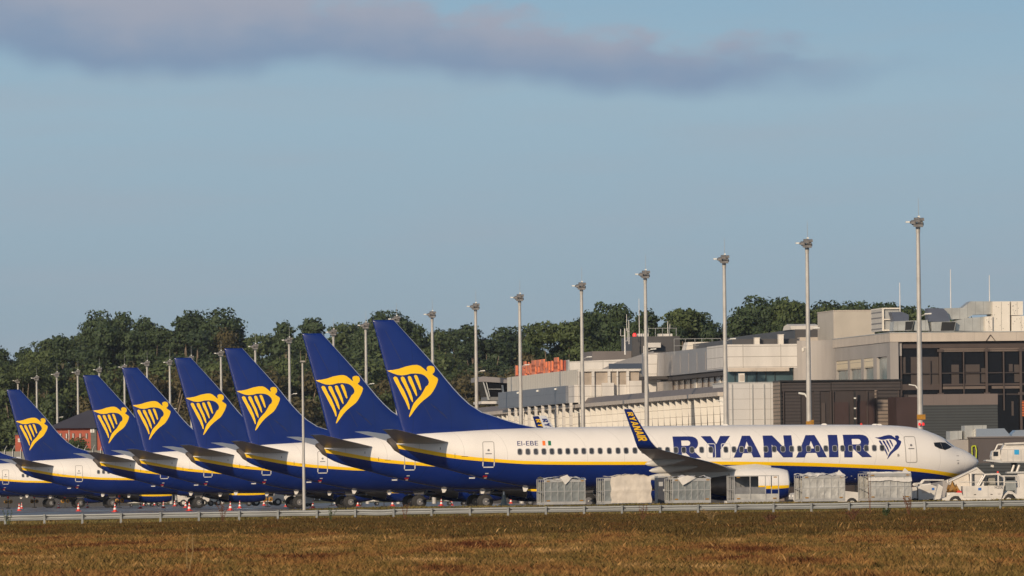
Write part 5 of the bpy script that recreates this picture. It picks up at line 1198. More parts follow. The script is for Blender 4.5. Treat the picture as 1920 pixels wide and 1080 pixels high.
def tree_proto(seed, H, Wd, nl, per, leaf, lm, low=.28, top_open=0.0):
    r = np.random.default_rng(seed); rr = random.Random(seed)
    lobes = []; tries = 0
    while len(lobes) < nl and tries < 900:
        tries += 1
        z = rr.uniform(low, .97); prof = math.sin(math.pi * min(1, max(0.0, (z - low * .4) / (1.06 - low * .4))) ** .85) ** .62
        a = rr.uniform(0, 2 * math.pi); rad = prof * Wd * .5 * rr.uniform(.25, .92)
        s = rr.uniform(.6, 1.25) * Wd * .165
        p = Vector((math.cos(a) * rad, math.sin(a) * rad, z * H))
        if p.z + s * .75 > H: p.z = H - s * .75
        if any((p - q).length < .62 * (s + t_) * .9 for q, t_ in lobes): continue
        lobes.append((p, s))
    Vs = []
    for p, s in lobes:
        n = int(per * (s / (Wd * .155)) ** 2)
        d = r.normal(size=(n, 3)); d /= np.linalg.norm(d, axis=1)[:, None]
        rad = s * (0.45 + 0.62 * r.random(n) ** .55)[:, None]
        bump = 1 + .22 * np.sin(d[:, :1] * 5 + seed + p.x) * np.sin(d[:, 1:2] * 6 + p.y) + .16 * np.sin(d[:, 2:3] * 8 + p.z)
        c = np.array(p) + d * rad * bump * np.array([1, 1, .78])
        nrm = d + r.normal(size=(n, 3)) * .5; nrm /= np.linalg.norm(nrm, axis=1)[:, None]
        t1 = np.cross(nrm, r.normal(size=(n, 3))); t1 /= np.linalg.norm(t1, axis=1)[:, None]; t2 = np.cross(nrm, t1)
        sz = (leaf * (.55 + .9 * r.random(n)))[:, None]
        V = np.stack([c - t1 * sz, c - t2 * sz * .55, c + t1 * sz, c + t2 * sz * .55], 1); Vs.append(V)
    V = np.concatenate(Vs)
    root = thing('tree', '', 'tree', (0, 0, 0), 0, 'trees behind the airfield')
    cr_ = raw_quads('crown', V, lm); cr_.parent = root
    tb = MB(); tz_ = H * low * 1.1; tb.tube((0, 0, -1), (0, 0, tz_), Wd * .032, Wd * .022, 8)
    for p, s in lobes[::1]:
        q = Vector((rr.uniform(-.3, .3), rr.uniform(-.3, .3), tz_ * rr.uniform(.75, 1.0))); m_ = q.lerp(p, .5) + Vector((0, 0, H * .04)) + Vector((rr.uniform(-1, 1), rr.uniform(-1, 1), 0)) * .5
        tb.tube(q, m_, Wd * .013, Wd * .009, 5, cap=False); tb.tube(m_, p + (p - m_) * .05, Wd * .009, Wd * .002, 5, cap=False)
    to = tb.build('trunk', 'bark', root, smooth=60); root['h'] = H
    return root
specs = [('a', 3, 27, 12, 26, 1100, .25, 'leaf', .22), ('b', 8, 27, 10.5, 24, 1100, .25, 'leaf', .20), ('c', 13, 25, 12, 26, 1000, .24, 'leaf2', .2), ('d', 21, 26, 11, 17, 800, .24, 'leaf2', .30), ('e', 34, 27, 14, 28, 1100, .26, 'leaf', .18), ('f', 55, 15, 12, 22, 800, .21, 'leaf3', .10), ('g', 89, 14, 13, 24, 800, .21, 'leaf2', .06), ('h', 144, 26, 11, 16, 520, .22, 'leaf3', .32)]
PROTO = {}
def place_tree(kind, px, py, D_, label, rot, wscale=1.0):
    P = wpt(px, py, D_); H_ = P.z
    sp = next(s for s in specs if s[0] == kind)
    if kind not in PROTO:
        PROTO[kind] = tree_proto(*sp[1:7], sp[7], sp[8]); c_ = PROTO[kind]; c_.location = (P.x, P.y, 0); c_.rotation_euler = (0, 0, rot); del c_['h']
    else: c_ = copy_tree(PROTO[kind], (P.x, P.y, 0), rot, '')
    s_ = H_ / sp[2]; c_.scale = (s_ * wscale, s_ * wscale, s_); c_['label'] = label
sky_tops = [(-30, 650, 'e'), (20, 650, 'a'), (62, 651, 'b'), (98, 634, 'c'), (128, 627, 'a'), (172, 612, 'd'), (215, 589, 'e'), (246, 594, 'a'), (282, 612, 'b'), (318, 604, 'd'), (352, 590, 'a'), (385, 586, 'e'), (432, 610, 'h'), (462, 634, 'b'), (505, 626, 'c'), (548, 602, 'a'), (590, 597, 'b'), (632, 614, 'a'), (668, 605, 'c'), (708, 589, 'e'), (745, 594, 'b'), (800, 604, 'a'), (838, 606, 'd'), (872, 617, 'b'), (905, 607, 'a'), (942, 618, 'e'), (982, 621, 'h'), (1018, 632, 'b'), (1052, 603, 'c'), (1092, 584, 'a'), (1142, 574, 'e'), (1190, 592, 'b'), (1234, 580, 'a'), (1276, 580, 'c'), (1312, 595, 'e'), (1350, 611, 'b'), (1392, 582, 'a'), (1440, 562, 'e'), (1462, 568, 'a'), (1488, 564, 'c'), (1518, 572, 'e'), (1545, 571, 'b'), (1570, 574, 'c'), (1595, 571, 'a'), (1620, 575, 'e'), (1642, 572, 'e'), (1668, 574, 'c'), (1700, 573, 'b'), (1722, 576, 'a'), (1740, 580, 'c'), (1775, 573, 'd'), (1830, 590, 'a'), (1880, 600, 'b'), (1930, 606, 'e'), (1985, 600, 'c'), (2040, 596, 'a')]
rr = random.Random(77)
word = {'a': 'broad dark tree', 'b': 'rounded dark tree', 'c': 'mid green bushy tree', 'd': 'loose open tree', 'e': 'wide dark spreading tree', 'f': 'low brownish tree', 'g': 'low bushy green tree', 'h': 'thin brownish tree'}
ordn_short = 1
def spot(px):
    marks = [(-40, 'at the left edge'), (40, 'above the seventh jet tail'), (110, 'left of the brick house'), (175, 'behind the brick house'), (250, 'above the fifth jet tail'), (345, 'above the fourth jet tail'), (430, 'above the third jet tail'), (510, 'between third and second tails'), (590, 'above the second jet tail'), (660, 'between the two nearest tails'), (720, 'behind the nearest jet tail tip'), (800, 'right of the nearest tail'), (890, 'behind the control cabin'), (980, 'behind the orange sign'), (1090, 'above the framed glass screen'), (1200, 'behind the roof aerials'), (1300, 'above the upper hall railing'), (1400, 'above the dark roof plant room'), (1500, 'above the curved wing'), (1600, 'behind the pale roof tower'), (1700, 'behind the white framed roof unit'), (1790, 'behind the roof cowls'), (1880, 'behind the white roof units'), (1990, 'beyond the right edge')]
    return min(marks, key=lambda m: abs(m[0] - px))[1]
ordn = ['leftmost', 'second', 'third', 'fourth', 'fifth', 'sixth', 'seventh', 'eighth', 'ninth', 'tenth', 'eleventh', 'twelfth', 'thirteenth', 'fourteenth', 'fifteenth', 'sixteenth', 'seventeenth', 'eighteenth', 'nineteenth', 'twentieth']
cnt = {}
def tlabel(kind, px, row):
    k = (kind, row); cnt[k] = cnt.get(k, 0) + 1; n = cnt[k]
    o = ordn[n - 1] if n <= 20 else f'{n}th'
    return f'{word[kind]} {spot(px)}, {o} such in the {row}'
for px, py, k in sky_tops:
    place_tree(k, px, py, rr.uniform(1480, 1560) if px < 1000 else rr.uniform(1180, 1240), tlabel(k, px, 'skyline row'), rr.uniform(0, 6.28), rr.uniform(.9, 1.15))
# lower trees in front of the tall ones
for i, px in enumerate(range(-30, 1080, 34)):
    py = 690 + 34 * math.sin(i * 1.7) + rr.uniform(-14, 14)
    if px > 900: py = max(py, 668)
    place_tree(rr.choice('fgfgc'), px + rr.uniform(-8, 8), py, rr.uniform(1390, 1440), None, rr.uniform(0, 6.28), rr.uniform(.9, 1.2))
lowt = sorted([o for o in bpy.data.objects if o.get('category') == 'tree' and not o.get('label')], key=lambda o: o.location.x / o.location.y)
kindof = {}
for o in lowt:
    ch = [c_ for c_ in o.children if c_.name.startswith('crown')][0]; kd = next(k for k, p in PROTO.items() if [c_ for c_ in p.children if c_.name.startswith('crown')][0].data == ch.data)
    o['label'] = tlabel(kd, CX + o.location.x / o.location.y * FPX, 'lower row')
# far second rank that closes the gaps
for i, px in enumerate(range(-20, 1800, 52)):
    top = np.interp(px, [a_ for a_, _, _ in sky_tops], [b_ for _, b_, _ in sky_tops]) + rr.uniform(34, 62)
    k = rr.choice('abce'); place_tree(k, px, top, rr.uniform(1620, 1720), tlabel(k, px, 'far rank'), rr.uniform(0, 6.28), rr.uniform(1.0, 1.3))
# small yellowish bush by the brick house
place_tree('g', 139, 822, 1072, 'small yellowish bush before the brick house wall', 1.0)

# ------------------------------------------------------------------ traffic cones
cone = thing('traffic_cone', '', 'traffic cone', (0, 0, 0), 0, 'red and white traffic cones around the stands')
mb = MB(); mb.box(-.21, .21, -.21, .21, 0, .05); mb.build('base', 'conered', cone)
mb = MB(); prof = [(.05, .165), (.20, .132), (.20, .134), (.36, .097), (.36, .095), (.50, .064), (.50, .066), (.62, .040), (.62, .038), (.75, .022)]
mb.lathe(prof, 'z', (0, 0, 0), 14, [0, 0, 1, 1, 0, 0, 1, 1, 0]); mb.build('body', ['conered', 'conewhite'], cone, smooth=40)
cones = [(36, 958), (40.6, 953.7), (20.6, 940.5), (110, 953), (130, 950), (147, 958.7), (164, 952.5), (215.6, 960), (263, 953.7), (270, 948), (289.6, 947.5), (306.5, 953), (327.7, 949), (348, 952), (355, 958), (432, 957), (449.6, 953), (464, 944.5), (495, 948), (515, 944), (536.5, 950), (546, 951), (550, 952), (587, 953), (633, 948), (670.6, 949), (736, 949), (827.5, 948.5), (846.7, 947.7), (958, 944)]
for i, (px, py) in enumerate(cones):
    D_ = dist_ground(px, py); p = wz(px, 0, D_); lab = f'red and white striped traffic cone, {"leftmost" if i == 0 else ordn[i] if i < 20 else str(i + 1) + "th"} from the left on the apron'
    if i == 0: cone.location = p; cone['label'] = lab
    else: copy_tree(cone, p, rr.uniform(0, 1.5), lab)
# ------------------------------------------------------------------ cable reel posts
def reel_proto():
    t_ = thing('cable_reel_post', '', 'cable reel post', (0, 0, 0), TH, 'yellow cable reels on posts at the stands')
    mb = MB(); mb.box(-.28, .28, -.25, .25, 0, .08); mb.tube((0, 0, .08), (0, 0, 1.25), .045, n=8); mb.build('post', 'black', t_, smooth=40)
    mb = MB(); mb.lathe([(1.2, .13), (1.42, .15), (1.47, .10)], 'z', (0, 0, 0), 12); mb.build('red_top', 'conered', t_, smooth=40)
    for sx_ in (-1, 1):
        mb = MB(); mb.lathe([(-.2, .20), (-.18, .24), (.18, .24), (.2, .20)], 'y', (sx_ * .3, 0, .82), 20); mb.lathe([(-.225, .05), (-.205, .10)], 'y', (sx_ * .3, 0, .82), 14, [1])
        mb.build('cable_reel', ['reel', 'black'], t_, smooth=40)
    return t_
rp = None
for px, py, lab in ((15.5, 953.2, 'yellow cable reel post, leftmost on the apron'), (64.5, 952, 'yellow cable reel post left of the first visible wheels'), (122, 951.8, 'yellow cable reel post between the first two sets of wheels'), (224, 952, 'yellow cable reel post with a clear red top below the sixth jet'), (502, 950.5, 'yellow cable reel post before the white tractor nose'), (621.5, 948, 'yellow cable reel post right of the lone street lamp'), (720, 950, 'yellow cable reel post with a tall red top below the second jet'), (906, 949, 'yellow cable reel post against the wheels of the third jet')):
    D_ = dist_ground(px, py); p = wz(px, 0, D_)
    if rp is None: rp = reel_proto(); rp.location = p; rp['label'] = lab
    else: copy_tree(rp, p, TH, lab)

# ------------------------------------------------------------------ baggage carts on the near side of the rail bank
M['canvas'] = mat('beige_canvas', (0.62, 0.565, 0.49), 0.85, var=0.12, scale=2.0, bump=0.3)
M['tarp'] = mat('white_tarp', (0.68, 0.655, 0.61), 0.7, var=0.10, scale=2.5, bump=0.25)
M['cgrey'] = mat('grey_cart_panel', (0.225, 0.245, 0.245), 0.5, 0.15, var=0.16, scale=1.6, bump=0.15)
M['cgrey2'] = mat('pale_grey_cart_panel', (0.43, 0.43, 0.41), 0.55, 0.0, var=0.25, scale=2.0, bump=0.3)
M['cframe'] = mat('cart_frame', (0.43, 0.43, 0.42), 0.5, 0.2, var=0.15, scale=2)
M['netting'] = mat('grey_netting', (0.19, 0.195, 0.20), 0.7, var=0.2, scale=3)
M['bluetarp'] = mat('blue_sheet', (0.10, 0.18, 0.32), 0.6)
def sag_sheet(mb, x0, x1, y0, y1, z, amp, seed, mi=0, nx=26, ny=9, over=0.25, arch=0.0):
    """crumpled sheet over the top with ragged hanging edges"""
    r = random.Random(seed); ph = [r.uniform(0, 6) for _ in range(6)]
    vs = []
    for j in range(ny + 1):
        for i in range(nx + 1):
            u, v_ = i / nx, j / ny; x_ = x0 + (x1 - x0) * u; y_ = y0 + (y1 - y0) * v_
            zz = z + (arch * math.sin(math.pi * u) if arch else 0) + amp * (.5 * math.sin(u * 9 + ph[0] + v_ * 3) + .35 * math.sin(u * 21 + ph[1] - v_ * 5) + .4 * math.sin(v_ * 7 + ph[2]) + .25 * math.sin(u * 37 + ph[3])) + r.uniform(-.3, .3) * amp
            if j == 0: y_ -= .04; zz -= over * ((.6 + .4 * math.sin(u * 11 + ph[4]) + r.uniform(-.15, .15)) if over < .5 else (.8 + .12 * u + .05 * math.sin(u * 9))); 
            vs.append((x_, y_, zz))
    mb.add(vs, [(j * (nx + 1) + i, j * (nx + 1) + i + 1, (j + 1) * (nx + 1) + i + 1, (j + 1) * (nx + 1) + i) for j in range(ny) for i in range(nx)], mi)
def cart(px0, px1, ptop, pbot, style, label, seed, yaw=9, panel='cgrey', cols=6):
    D_ = 446.0; a_, b_ = wpt(px0, pbot, D_), wpt(px1, pbot, D_ + (px1 - px0) / 32 * .25)
    an_ = TH + R_(yaw); Lx = (b_.x - a_.x - 1.45 * math.sin(an_)) / math.cos(an_)
    o_ = Vector((a_.x + 1.45 * math.sin(an_), D_, 0)); Wd = 1.45
    t_ = thing('baggage_cart', label, 'baggage cart', o_, an_, 'baggage carts lined up by the nearest jet')
    zt = wpt(px0, ptop, D_).z; zb = .62
    mb = MB(); mb.box(0, Lx, 0, Wd, zb - .12, zb); mb.box(Lx * .15, Lx * .85, .2, Wd - .2, zb - .26, zb - .123); mb.tube((0, Wd / 2, zb - .2), (-.8, Wd / 2, zb - .28), .035, n=6); mb.build('chassis', 'cframe', t_)
    for x_ in (Lx * .2, Lx * .8):
        for y_ in (.12, Wd - .12): wheel(x_, y_, .23, .16, 'wheel', t_)
    fr = MB(); w_ = .045
    for x_ in (0, Lx - w_):
        for y_ in (0, Wd - w_): fr.box(x_, x_ + w_, y_, y_ + w_, zb, zt)
    for y_ in (0, Wd - w_): fr.box(w_, Lx - w_, y_, y_ + w_, zt - w_, zt); fr.box(w_, Lx - w_, y_, y_ + w_, zb + .001, zb + w_)
    for x_ in (0, Lx - w_): fr.box(x_, x_ + w_, w_, Wd - w_, zt - w_, zt); fr.box(x_, x_ + w_, w_, Wd - w_, zb + .6, zb + .64)
    for k in range(1, 4): fr.box(.005, .03, Wd * k / 4, Wd * k / 4 + .025, zb, zt - w_)
    if style != 'open':
        for k in range(1, cols): x_ = Lx * k / cols; fr.box(x_ - .014, x_ + .014, -.012, .005, zb + w_, zt - w_ - .1)
        fr.box(w_, Lx - w_, -.014, .004, zb + (zt - zb) * .47, zb + (zt - zb) * .47 + .03); fr.box(w_, Lx - w_, -.02, .0, zt - .18, zt - w_)
    else:
        for k in (1, 2): x_ = Lx * (.02 + .34 * k); fr.box(x_ - .02, x_ + .02, -.01, .03, zb + w_, zt - w_)
    fr.build('frame', 'cframe', t_)
    sp_ = MB()
    if style == 'open':
        sp_.box(w_, Lx - w_, .03, .05, zb + w_, zb + .36); sp_.build('side_panel', 'cgrey2', t_)
        nt_ = MB(); nt_.box(w_, Lx * .70, Wd - .06, Wd - .05, zb + .1, zt - .05); nt_.box(w_ + .02, Lx * .7, .055, .065, zb + .37, zb + .75); nt_.build('netting', 'netting', t_)
        n2 = MB(); n2.box(.04, Lx - .04, .04, Wd - .04, zt - .03, zt - .01); n2.build('roof_panel', 'cframe', t_)
    else:
        # quilted panels: each field slightly dished
        r = random.Random(seed)
        for y_, sg_ in ((.006, -1), (Wd - .006, 1)):
            nx, nz = cols * 4, 8
            vs = [(w_ + (Lx - 2 * w_) * i / nx, y_ + sg_ * (-.022) * abs(math.sin(math.pi * i / 4)) * abs(math.sin(math.pi * j / 4)) + r.uniform(-.008, .008), zb + w_ + (zt - zb - .2) * j / nz) for j in range(nz + 1) for i in range(nx + 1)]
            sp_.add(vs, [(j * (nx + 1) + i, j * (nx + 1) + i + 1, (j + 1) * (nx + 1) + i + 1, (j + 1) * (nx + 1) + i) for j in range(nz) for i in range(nx)])
        sp_.box(Lx - .03, Lx - .02, w_, Wd - w_, zb, zt - .06); sp_.build('side_panel', panel, t_, fix=False)
        if style == 'cover':
            cv_ = MB(); sag_sheet(cv_, .42, Lx + .02, -.05, Wd + .05, zt + .04, .05, seed, 0, 30, 10, .0, .13)
            nx, nz = 34, 16
            vs = [(.40 + (Lx - .38) * i / nx + .03 * math.sin(j * .9), -.06 + .018 * math.sin(i * .35 + j * .25) + r.uniform(-.012, .012) - .03 * (j in (7, 8)), zb - .08 + (zt + .07 + .13 * math.sin(math.pi * i / nx) + .03 * math.sin(i * .9 + seed) - zb + .06) * j / nz) for j in range(nz + 1) for i in range(nx + 1)]
            cv_.add(vs, [(j * (nx + 1) + i, j * (nx + 1) + i + 1, (j + 1) * (nx + 1) + i + 1, (j + 1) * (nx + 1) + i) for j in range(nz) for i in range(nx)])
            cv_.build('canvas_cover', 'canvas', t_, smooth=60, fix=False)
        else:
            cv_ = MB(); sag_sheet(cv_, -.02, Lx + .02, -.03, Wd + .05, zt + .08, .075 if style != 'flap' else .03, seed, 0, 30, 10, .12 if style != 'flap' else .62)
            if style == 'torn':   # a rag hanging over the front
                cv_.add([(Lx * .38, -.08, zt + .12), (Lx * .55, -.12, zt + .26), (Lx * .64, -.10, zt + .02), (Lx * .58, -.10, zt - .15), (Lx * .50, -.11, zt - .32), (Lx * .44, -.10, zt - .12)], [(0, 1, 2), (0, 2, 3), (0, 3, 5), (3, 4, 5)])
                cv_.add([(Lx * .1, .3, zt + .08), (Lx * .3, .2, zt + .12), (Lx * .6, .4, zt + .30), (Lx * .55, .9, zt + .2), (Lx * .2, .9, zt + .1)], [(0, 1, 2, 3, 4)])
            if style == 'fold': cv_.add([(Lx * .12, -.07, zt + .02), (Lx * .38, -.14, zt + .16), (Lx * .62, -.07, zt + .02), (Lx * .4, -.14, zt - .24), (Lx * .25, -.16, zt - .42)], [(0, 1, 3, 4), (1, 2, 3)])
            if style in ('peak', 'flap'): cv_.add([(Lx * .80, .1, zt + .05), (Lx * .90, .3, zt + .30), (Lx * .99, .1, zt + .02), (Lx * .93, -.05, zt - .12)], [(0, 1, 2), (0, 2, 3)])
            cv_.build('tarp', 'tarp', t_, smooth=50, fix=False)
            if style == 'torn':
                bt = MB(); sag_sheet(bt, Lx * .72, Lx * .98, -.035, .7, zt + .03, .03, seed + 1, 0, 8, 5, .06); bt.build('blue_sheet', 'bluetarp', t_, smooth=50, fix=False)
    for x_, z_ in ((Lx * .06, zb + .07), (Lx * .86, zb + .07), (Lx * .06, zt - .14), (Lx * .88, zt - .14)):
        if style != 'cover': st_ = MB(); st_.box(x_, x_ + .2, -.03, -.021, z_, z_ + .06); st_.build('reflector', 'reel', t_)
    return t_
cart(1006.5, 1098, 899, 941, 'torn', 'grey baggage cart with torn white sheet and blue cover, leftmost of the row', 1)
cart(1119, 1220.5, 896, 941, 'cover', 'baggage cart wrapped in beige canvas, second from the left', 2)
cart(1247, 1333, 897, 940, 'fold', 'grey baggage cart with a white tarp folded over its front, left of the engine', 3)
cart(1364, 1461, 892, 938, 'open', 'open framed baggage cart one can see the jet engine through', 4, yaw=7)
cart(1491, 1585, 891.5, 937, 'peak', 'pale grey baggage cart with a peaked white top, between the engine and the nose', 5, panel='cgrey2')
cart(1611, 1709.5, 888, 936, 'flap', 'pale grey baggage cart with a white flap over its upper half, rightmost of the row', 6, panel='cgrey2', yaw=14)
# stacked dark box behind the third cart
D_ = 452; P = wpt(1234, 940, D_); t_ = thing('baggage_trolley', 'narrow dark trolley with pale stickers left of the third cart', 'trolley', (P.x, D_, 0), TH)
mb = MB(); mb.box(0, .62, 0, 1.2, .35, 2.0); mb.build('body', mat('dark_trolley', (.05, .055, .07), .5, var=.2, scale=3), t_); mb = MB(); mb.box(0, .62, 0, 1.2, 2.002, 2.1); mb.box(.05, .3, -.02, -.003, 1.5, 1.75); mb.box(.3, .5, -.02, -.003, 1.2, 1.32); mb.build('trim', 'cframe', t_)
for x_ in (.1, .5): wheel(x_, .2, .17, .1, 'wheel', t_)
mb = MB(); mb.box(.1, .52, .25, .95, .08, .349); mb.build('chassis', 'cframe', t_)

# ------------------------------------------------------------------ ground vehicles
def tractor(loc, rot, label, scale=1.0):
    """small white tow tractor facing +x"""
    t_ = thing('tow_tractor', label, 'tow tractor', loc, rot, 'white tow tractors on the apron')
    b_ = MB(); b_.prism([(-1.5, .45), (1.5, .45), (1.58, .62), (1.5, .98), (.45, 1.1), (.35, .85), (-.75, .85), (-.8, 1.05), (-1.5, 1.02)], -.75, .75); b_.build('body', 'gse', t_)
    cb = MB()
    for x_, y_ in ((.38, -.68), (.38, .62), (-.72, -.68), (-.72, .62)): cb.box(x_, x_ + .07, y_, y_ + .07, .85, 1.85)
    cb.box(-.8, .5, -.72, .72, 1.851, 1.93); cb.build('cab_frame', 'gse', t_)
    gl_ = MB(); gl_.box(.40, .43, -.6, .6, 1.1, 1.84); gl_.build('windscreen', 'glass_dark', t_)
    se = MB(); se.box(-.55, -.1, -.5, .5, .86, 1.1); se.box(-.62, -.52, -.5, .5, 1.101, 1.5); se.build('seat', 'black', t_)
    bp_ = MB(); bp_.box(1.59, 1.68, -.78, .78, .38, .6); bp_.box(-1.6, -1.51, -.5, .5, .36, .62); bp_.build('bumper', 'black', t_)
    for x_ in (-.95, 1.0):
        for y_ in (-.7, .7): wheel(x_, y_, .34, .22, 'wheel', t_, 'hubw')
    for y_ in (-.5, .5): hl = MB(); hl.lathe([(1.54, .09), (1.6, .08)], 'x', (0, y_, .8), 12); hl.build('headlight', 'lampface', t_)
    t_.scale = (scale,) * 3; return t_
def on_apron(px, D_, z=0): return wz(px, z, D_)
tp = tractor(on_apron(361, 930), TH, 'white tow tractor half hidden behind wheels below the third jet tail', 1.25)
for px, D_, rot, lab, sc in ((500, 900, TH + math.pi, 'white tow tractor facing left behind the cable reel left of the street lamp', 1.3), (530, 940, TH, 'white tow tractor behind the fourth jet wheels, left of the street lamp', 1.3), (1562, 458, TH, 'white tow tractor showing its hood between the last two carts', 1.0), (1531, 466, TH + math.pi, 'white tow tractor mostly hidden between engine and fifth cart', 1.0), (392, 980, TH, 'white tow tractor far back under the third jet', 1.1)):
    c_ = copy_tree(tp, on_apron(px, D_), rot, lab); c_.scale = (sc,) * 3
# white dolly train far under the jets
def dolly(px, D_, n, label):
    t_ = thing('dolly', label, 'dolly', on_apron(px, D_), TH, 'low white dollies under the jets')
    mb = MB(); mb.box(0, n, -.6, .6, .45, .62); mb.box(.2, .5, -.02, .02, .62, .9); mb.tube((n, 0, .5), (n + .7, 0, .4), .04, n=6); mb.build('deck', 'gse', t_)
    for x_ in (.4, n - .4):
        for y_ in (-.5, .5): wheel(x_, y_, .2, .14, 'wheel', t_)
for px, D_, n, lab in ((240, 960, 3.4, 'low white dolly under the sixth jet belly'), (470, 930, 3.2, 'low white dolly left of the white tractors'), (668, 820, 2.6, 'low white dolly right of the street lamp under the second jet'), (835, 760, 2.2, 'low white dolly under the third jet wheels'), (268, 990, 2.4, 'low white dolly at the fifth jet engine')): dolly(px, D_, n, lab)
# white ground power unit right of the street lamp
P = on_apron(573, 800); t_ = thing('power_unit', 'white boxy ground power unit right behind the lone street lamp', 'power unit', P, TH)
mb = MB(); mb.prism([(0, .35), (.72 * 1, .35), (.78, .5), (.78, 1.28), (.0, 1.28)], -.6, .6); mb.build('housing', 'gse', t_); mb = MB(); mb.box(.1, .6, -.62, -.603, .9, 1.15); mb.build('vent', 'cframe', t_)
for x_ in (.15, .6):
    for y_ in (-.45, .45): wheel(x_, y_, .2, .14, 'wheel', t_)
# cut grey equipment cone shape (tail stand)
P = on_apron(945, 560); t_ = thing('tail_stand', 'grey cone-footed stand under the third jet near the first cart', 'stand', P, TH)
mb = MB(); mb.lathe([(0, .75), (.12, .7), (.45, .22), (.9, .12), (1.05, .14)], 'z', (0, 0, 0), 16); mb.build('foot', mat('grey_green_stand', (.14, .16, .15), .6), t_, smooth=40); mb = MB(); mb.tube((0, 0, 1.05), (0, 0, 1.3), .06, n=8); mb.build('post', 'galv', t_)
# chocks: red/orange bits near wheels
for i, (px, D_) in enumerate(((672, 560), (715, 560), (870, 545), (1000, 520), (1090, 515))):
    mb = MB(); mb.prism([(0, 0), (.55, 0), (.4, .22), (.15, .22)], -.15, .15); tag(mb.build('wheel_chock', 'conered', None, loc=on_apron(px, D_), rotz=TH), ['red wheel chock right of the street lamp power unit', 'red wheel chock by the second cable reel post from the right', 'red wheel chock by the third jet wheels', 'red wheel chock left of the first baggage cart', 'red wheel chock between the first two carts'][i], 'wheel chock', 'red wheel chocks by the landing gear')

# --- white platform truck H206 at the right
DV = 447.0
def vx(px, o_): return (wpt(px, 915, DV).x - o_.x)
o_ = Vector((wpt(1765, 930, DV).x, DV, 0)); vz = lambda py: ztop(1840, py, DV)
tr = thing('belt_tractor', 'white open cab airport tractor with a brown sack on its bed, right of the nose', 'airport tractor', o_, 0)
X = lambda px: vx(px, o_)
def side_prism(name, pts, y0, y1, m, par=tr, zf=vz): mb = MB(); mb.prism([(X(a_), zf(b_)) for a_, b_ in pts], y0, y1); return mb.build(name, m, par)
zl = lambda v_: v_
body = side_prism('body', [(1805, 911), (1883, 911), (1879, 931), (1874, 944), (1812, 944), (1806, 932)], -.02, 1.9, 'gse')
side_prism('bed', [(1776, 923), (1803, 923.5), (1811, 943), (1804, 946), (1802, 936), (1797, 929.5), (1788, 929.5), (1783, 936), (1781, 946), (1766, 946), (1766, 934), (1775, 931)], .05, 1.85, 'gse')
side_prism('ramp_plate', [(1760, 906.5), (1768, 912), (1763, 934), (1752, 936)], -.05, 1.3, 'gse')
side_prism('rear_fender', [(1884, 927), (1890, 921), (1898, 922), (1908, 930), (1913, 934), (1905, 935), (1899, 927.5), (1890, 926.5), (1885, 930), (1882, 940), (1876, 940)], .02, 1.85, 'gse')
side_prism('rear_panel', [(1885.5, 902), (1904.5, 902), (1905, 920), (1886, 920.5)], -.01, .03, 'cgrey')
cbm = MB()
def bar(pts, y_, r=.035): cbm.path([(X(a_), y_, vz(b_)) for a_, b_ in pts], r, 6)
for y_ in (.0, 1.8):
    bar([(1835.5, 911), (1848, 890), (1872, 889.5), (1872, 911)], y_, .05); bar([(1872, 890), (1884, 896), (1884, 911)], y_); bar([(1883, 911), (1883, 893), (1909, 893.5), (1911, 915)], y_, .045); bar([(1804, 903.5), (1884, 904)], y_, .025); bar([(1884, 905), (1910, 906)], y_, .025)
cbm.build('cab_frame', 'gse', tr, smooth=50)
side_prism('cab_roof', [(1846, 888.5), (1873, 887.5), (1877, 890), (1846, 891)], -.02, 1.84, 'gse')
gm = MB(); gm.hexa([(X(1836), .06, vz(911)), (X(1840), .06, vz(911)), (X(1840), 1.74, vz(911)), (X(1836), 1.74, vz(911))], [(X(1848), .06, vz(891)), (X(1851), .06, vz(891)), (X(1851), 1.74, vz(891)), (X(1848), 1.74, vz(891))]); gm.build('windscreen', mat('blue_grey_windscreen', (.05, .07, .11), .15), tr)
side_prism('seat', [(1853, 911), (1854, 895), (1866, 893.5), (1868, 911)], .4, 1.3, mat('grey_seat', (.24, .235, .21), .7))
side_prism('engine_cover', [(1886, 911), (1888, 897), (1902, 896), (1904, 911)], .5, 1.5, 'black')
bc = MB(); bc.lathe([(vz(887.4), .07), (vz(884.5), .06), (vz(883.7), .03)], 'z', (X(1872), .3, 0), 10); bc.build('beacon', 'conered', tr)
for px in (1791, 1891):
    r_ = (vz(926.5 if px > 1800 else 928) - 0) / 2; wheel(X(px), .15, r_ * .98, .26, 'wheel', tr, 'hubw'); wheel(X(px), 1.7, r_ * .98, .26, 'wheel', tr, 'hubw')
em_ = MB(); em_.box(X(1834), X(1840), -.032, -.021, vz(919.5), vz(914.5)); em_.build('emblem', 'signblue', tr)
sm_ = MB(); sm_.box(X(1826), X(1830), -.03, -.021, vz(928), vz(926.5)); sm_.box(X(1857), X(1861), -.03, -.021, vz(928), vz(926.5)); sm_.box(X(1871), X(1876), -.03, -.021, vz(927), vz(926.3)); sm_.build('handle', 'black', tr)
nt_ = text_mesh('H206', .34, 'fleet_number', 'hub', tr)
for v_ in nt_.data.vertices: v_.co = (v_.co.x * .66 + X(1864.5), -.05, v_.co.y * .75 + vz(916.8))
dk = MB(); dk.box(X(1806), X(1878), -.034, -.022, vz(932.5), vz(931.7)); dk.build('sill_strip', 'cframe', tr)
dk = MB(); dk.box(X(1812), X(1812) + .03, -.034, -.022, vz(931), vz(912)); dk.build('door_seam', 'cframe', tr)
dk = MB(); dk.box(X(1852), X(1852) + .03, -.034, -.022, vz(931), vz(912)); dk.build('door_seam', 'cframe', tr)
hl = MB(); hl.box(X(1777), X(1781), .02, .045, vz(928), vz(924.8)); hl.build('headlight', 'lampface', tr)
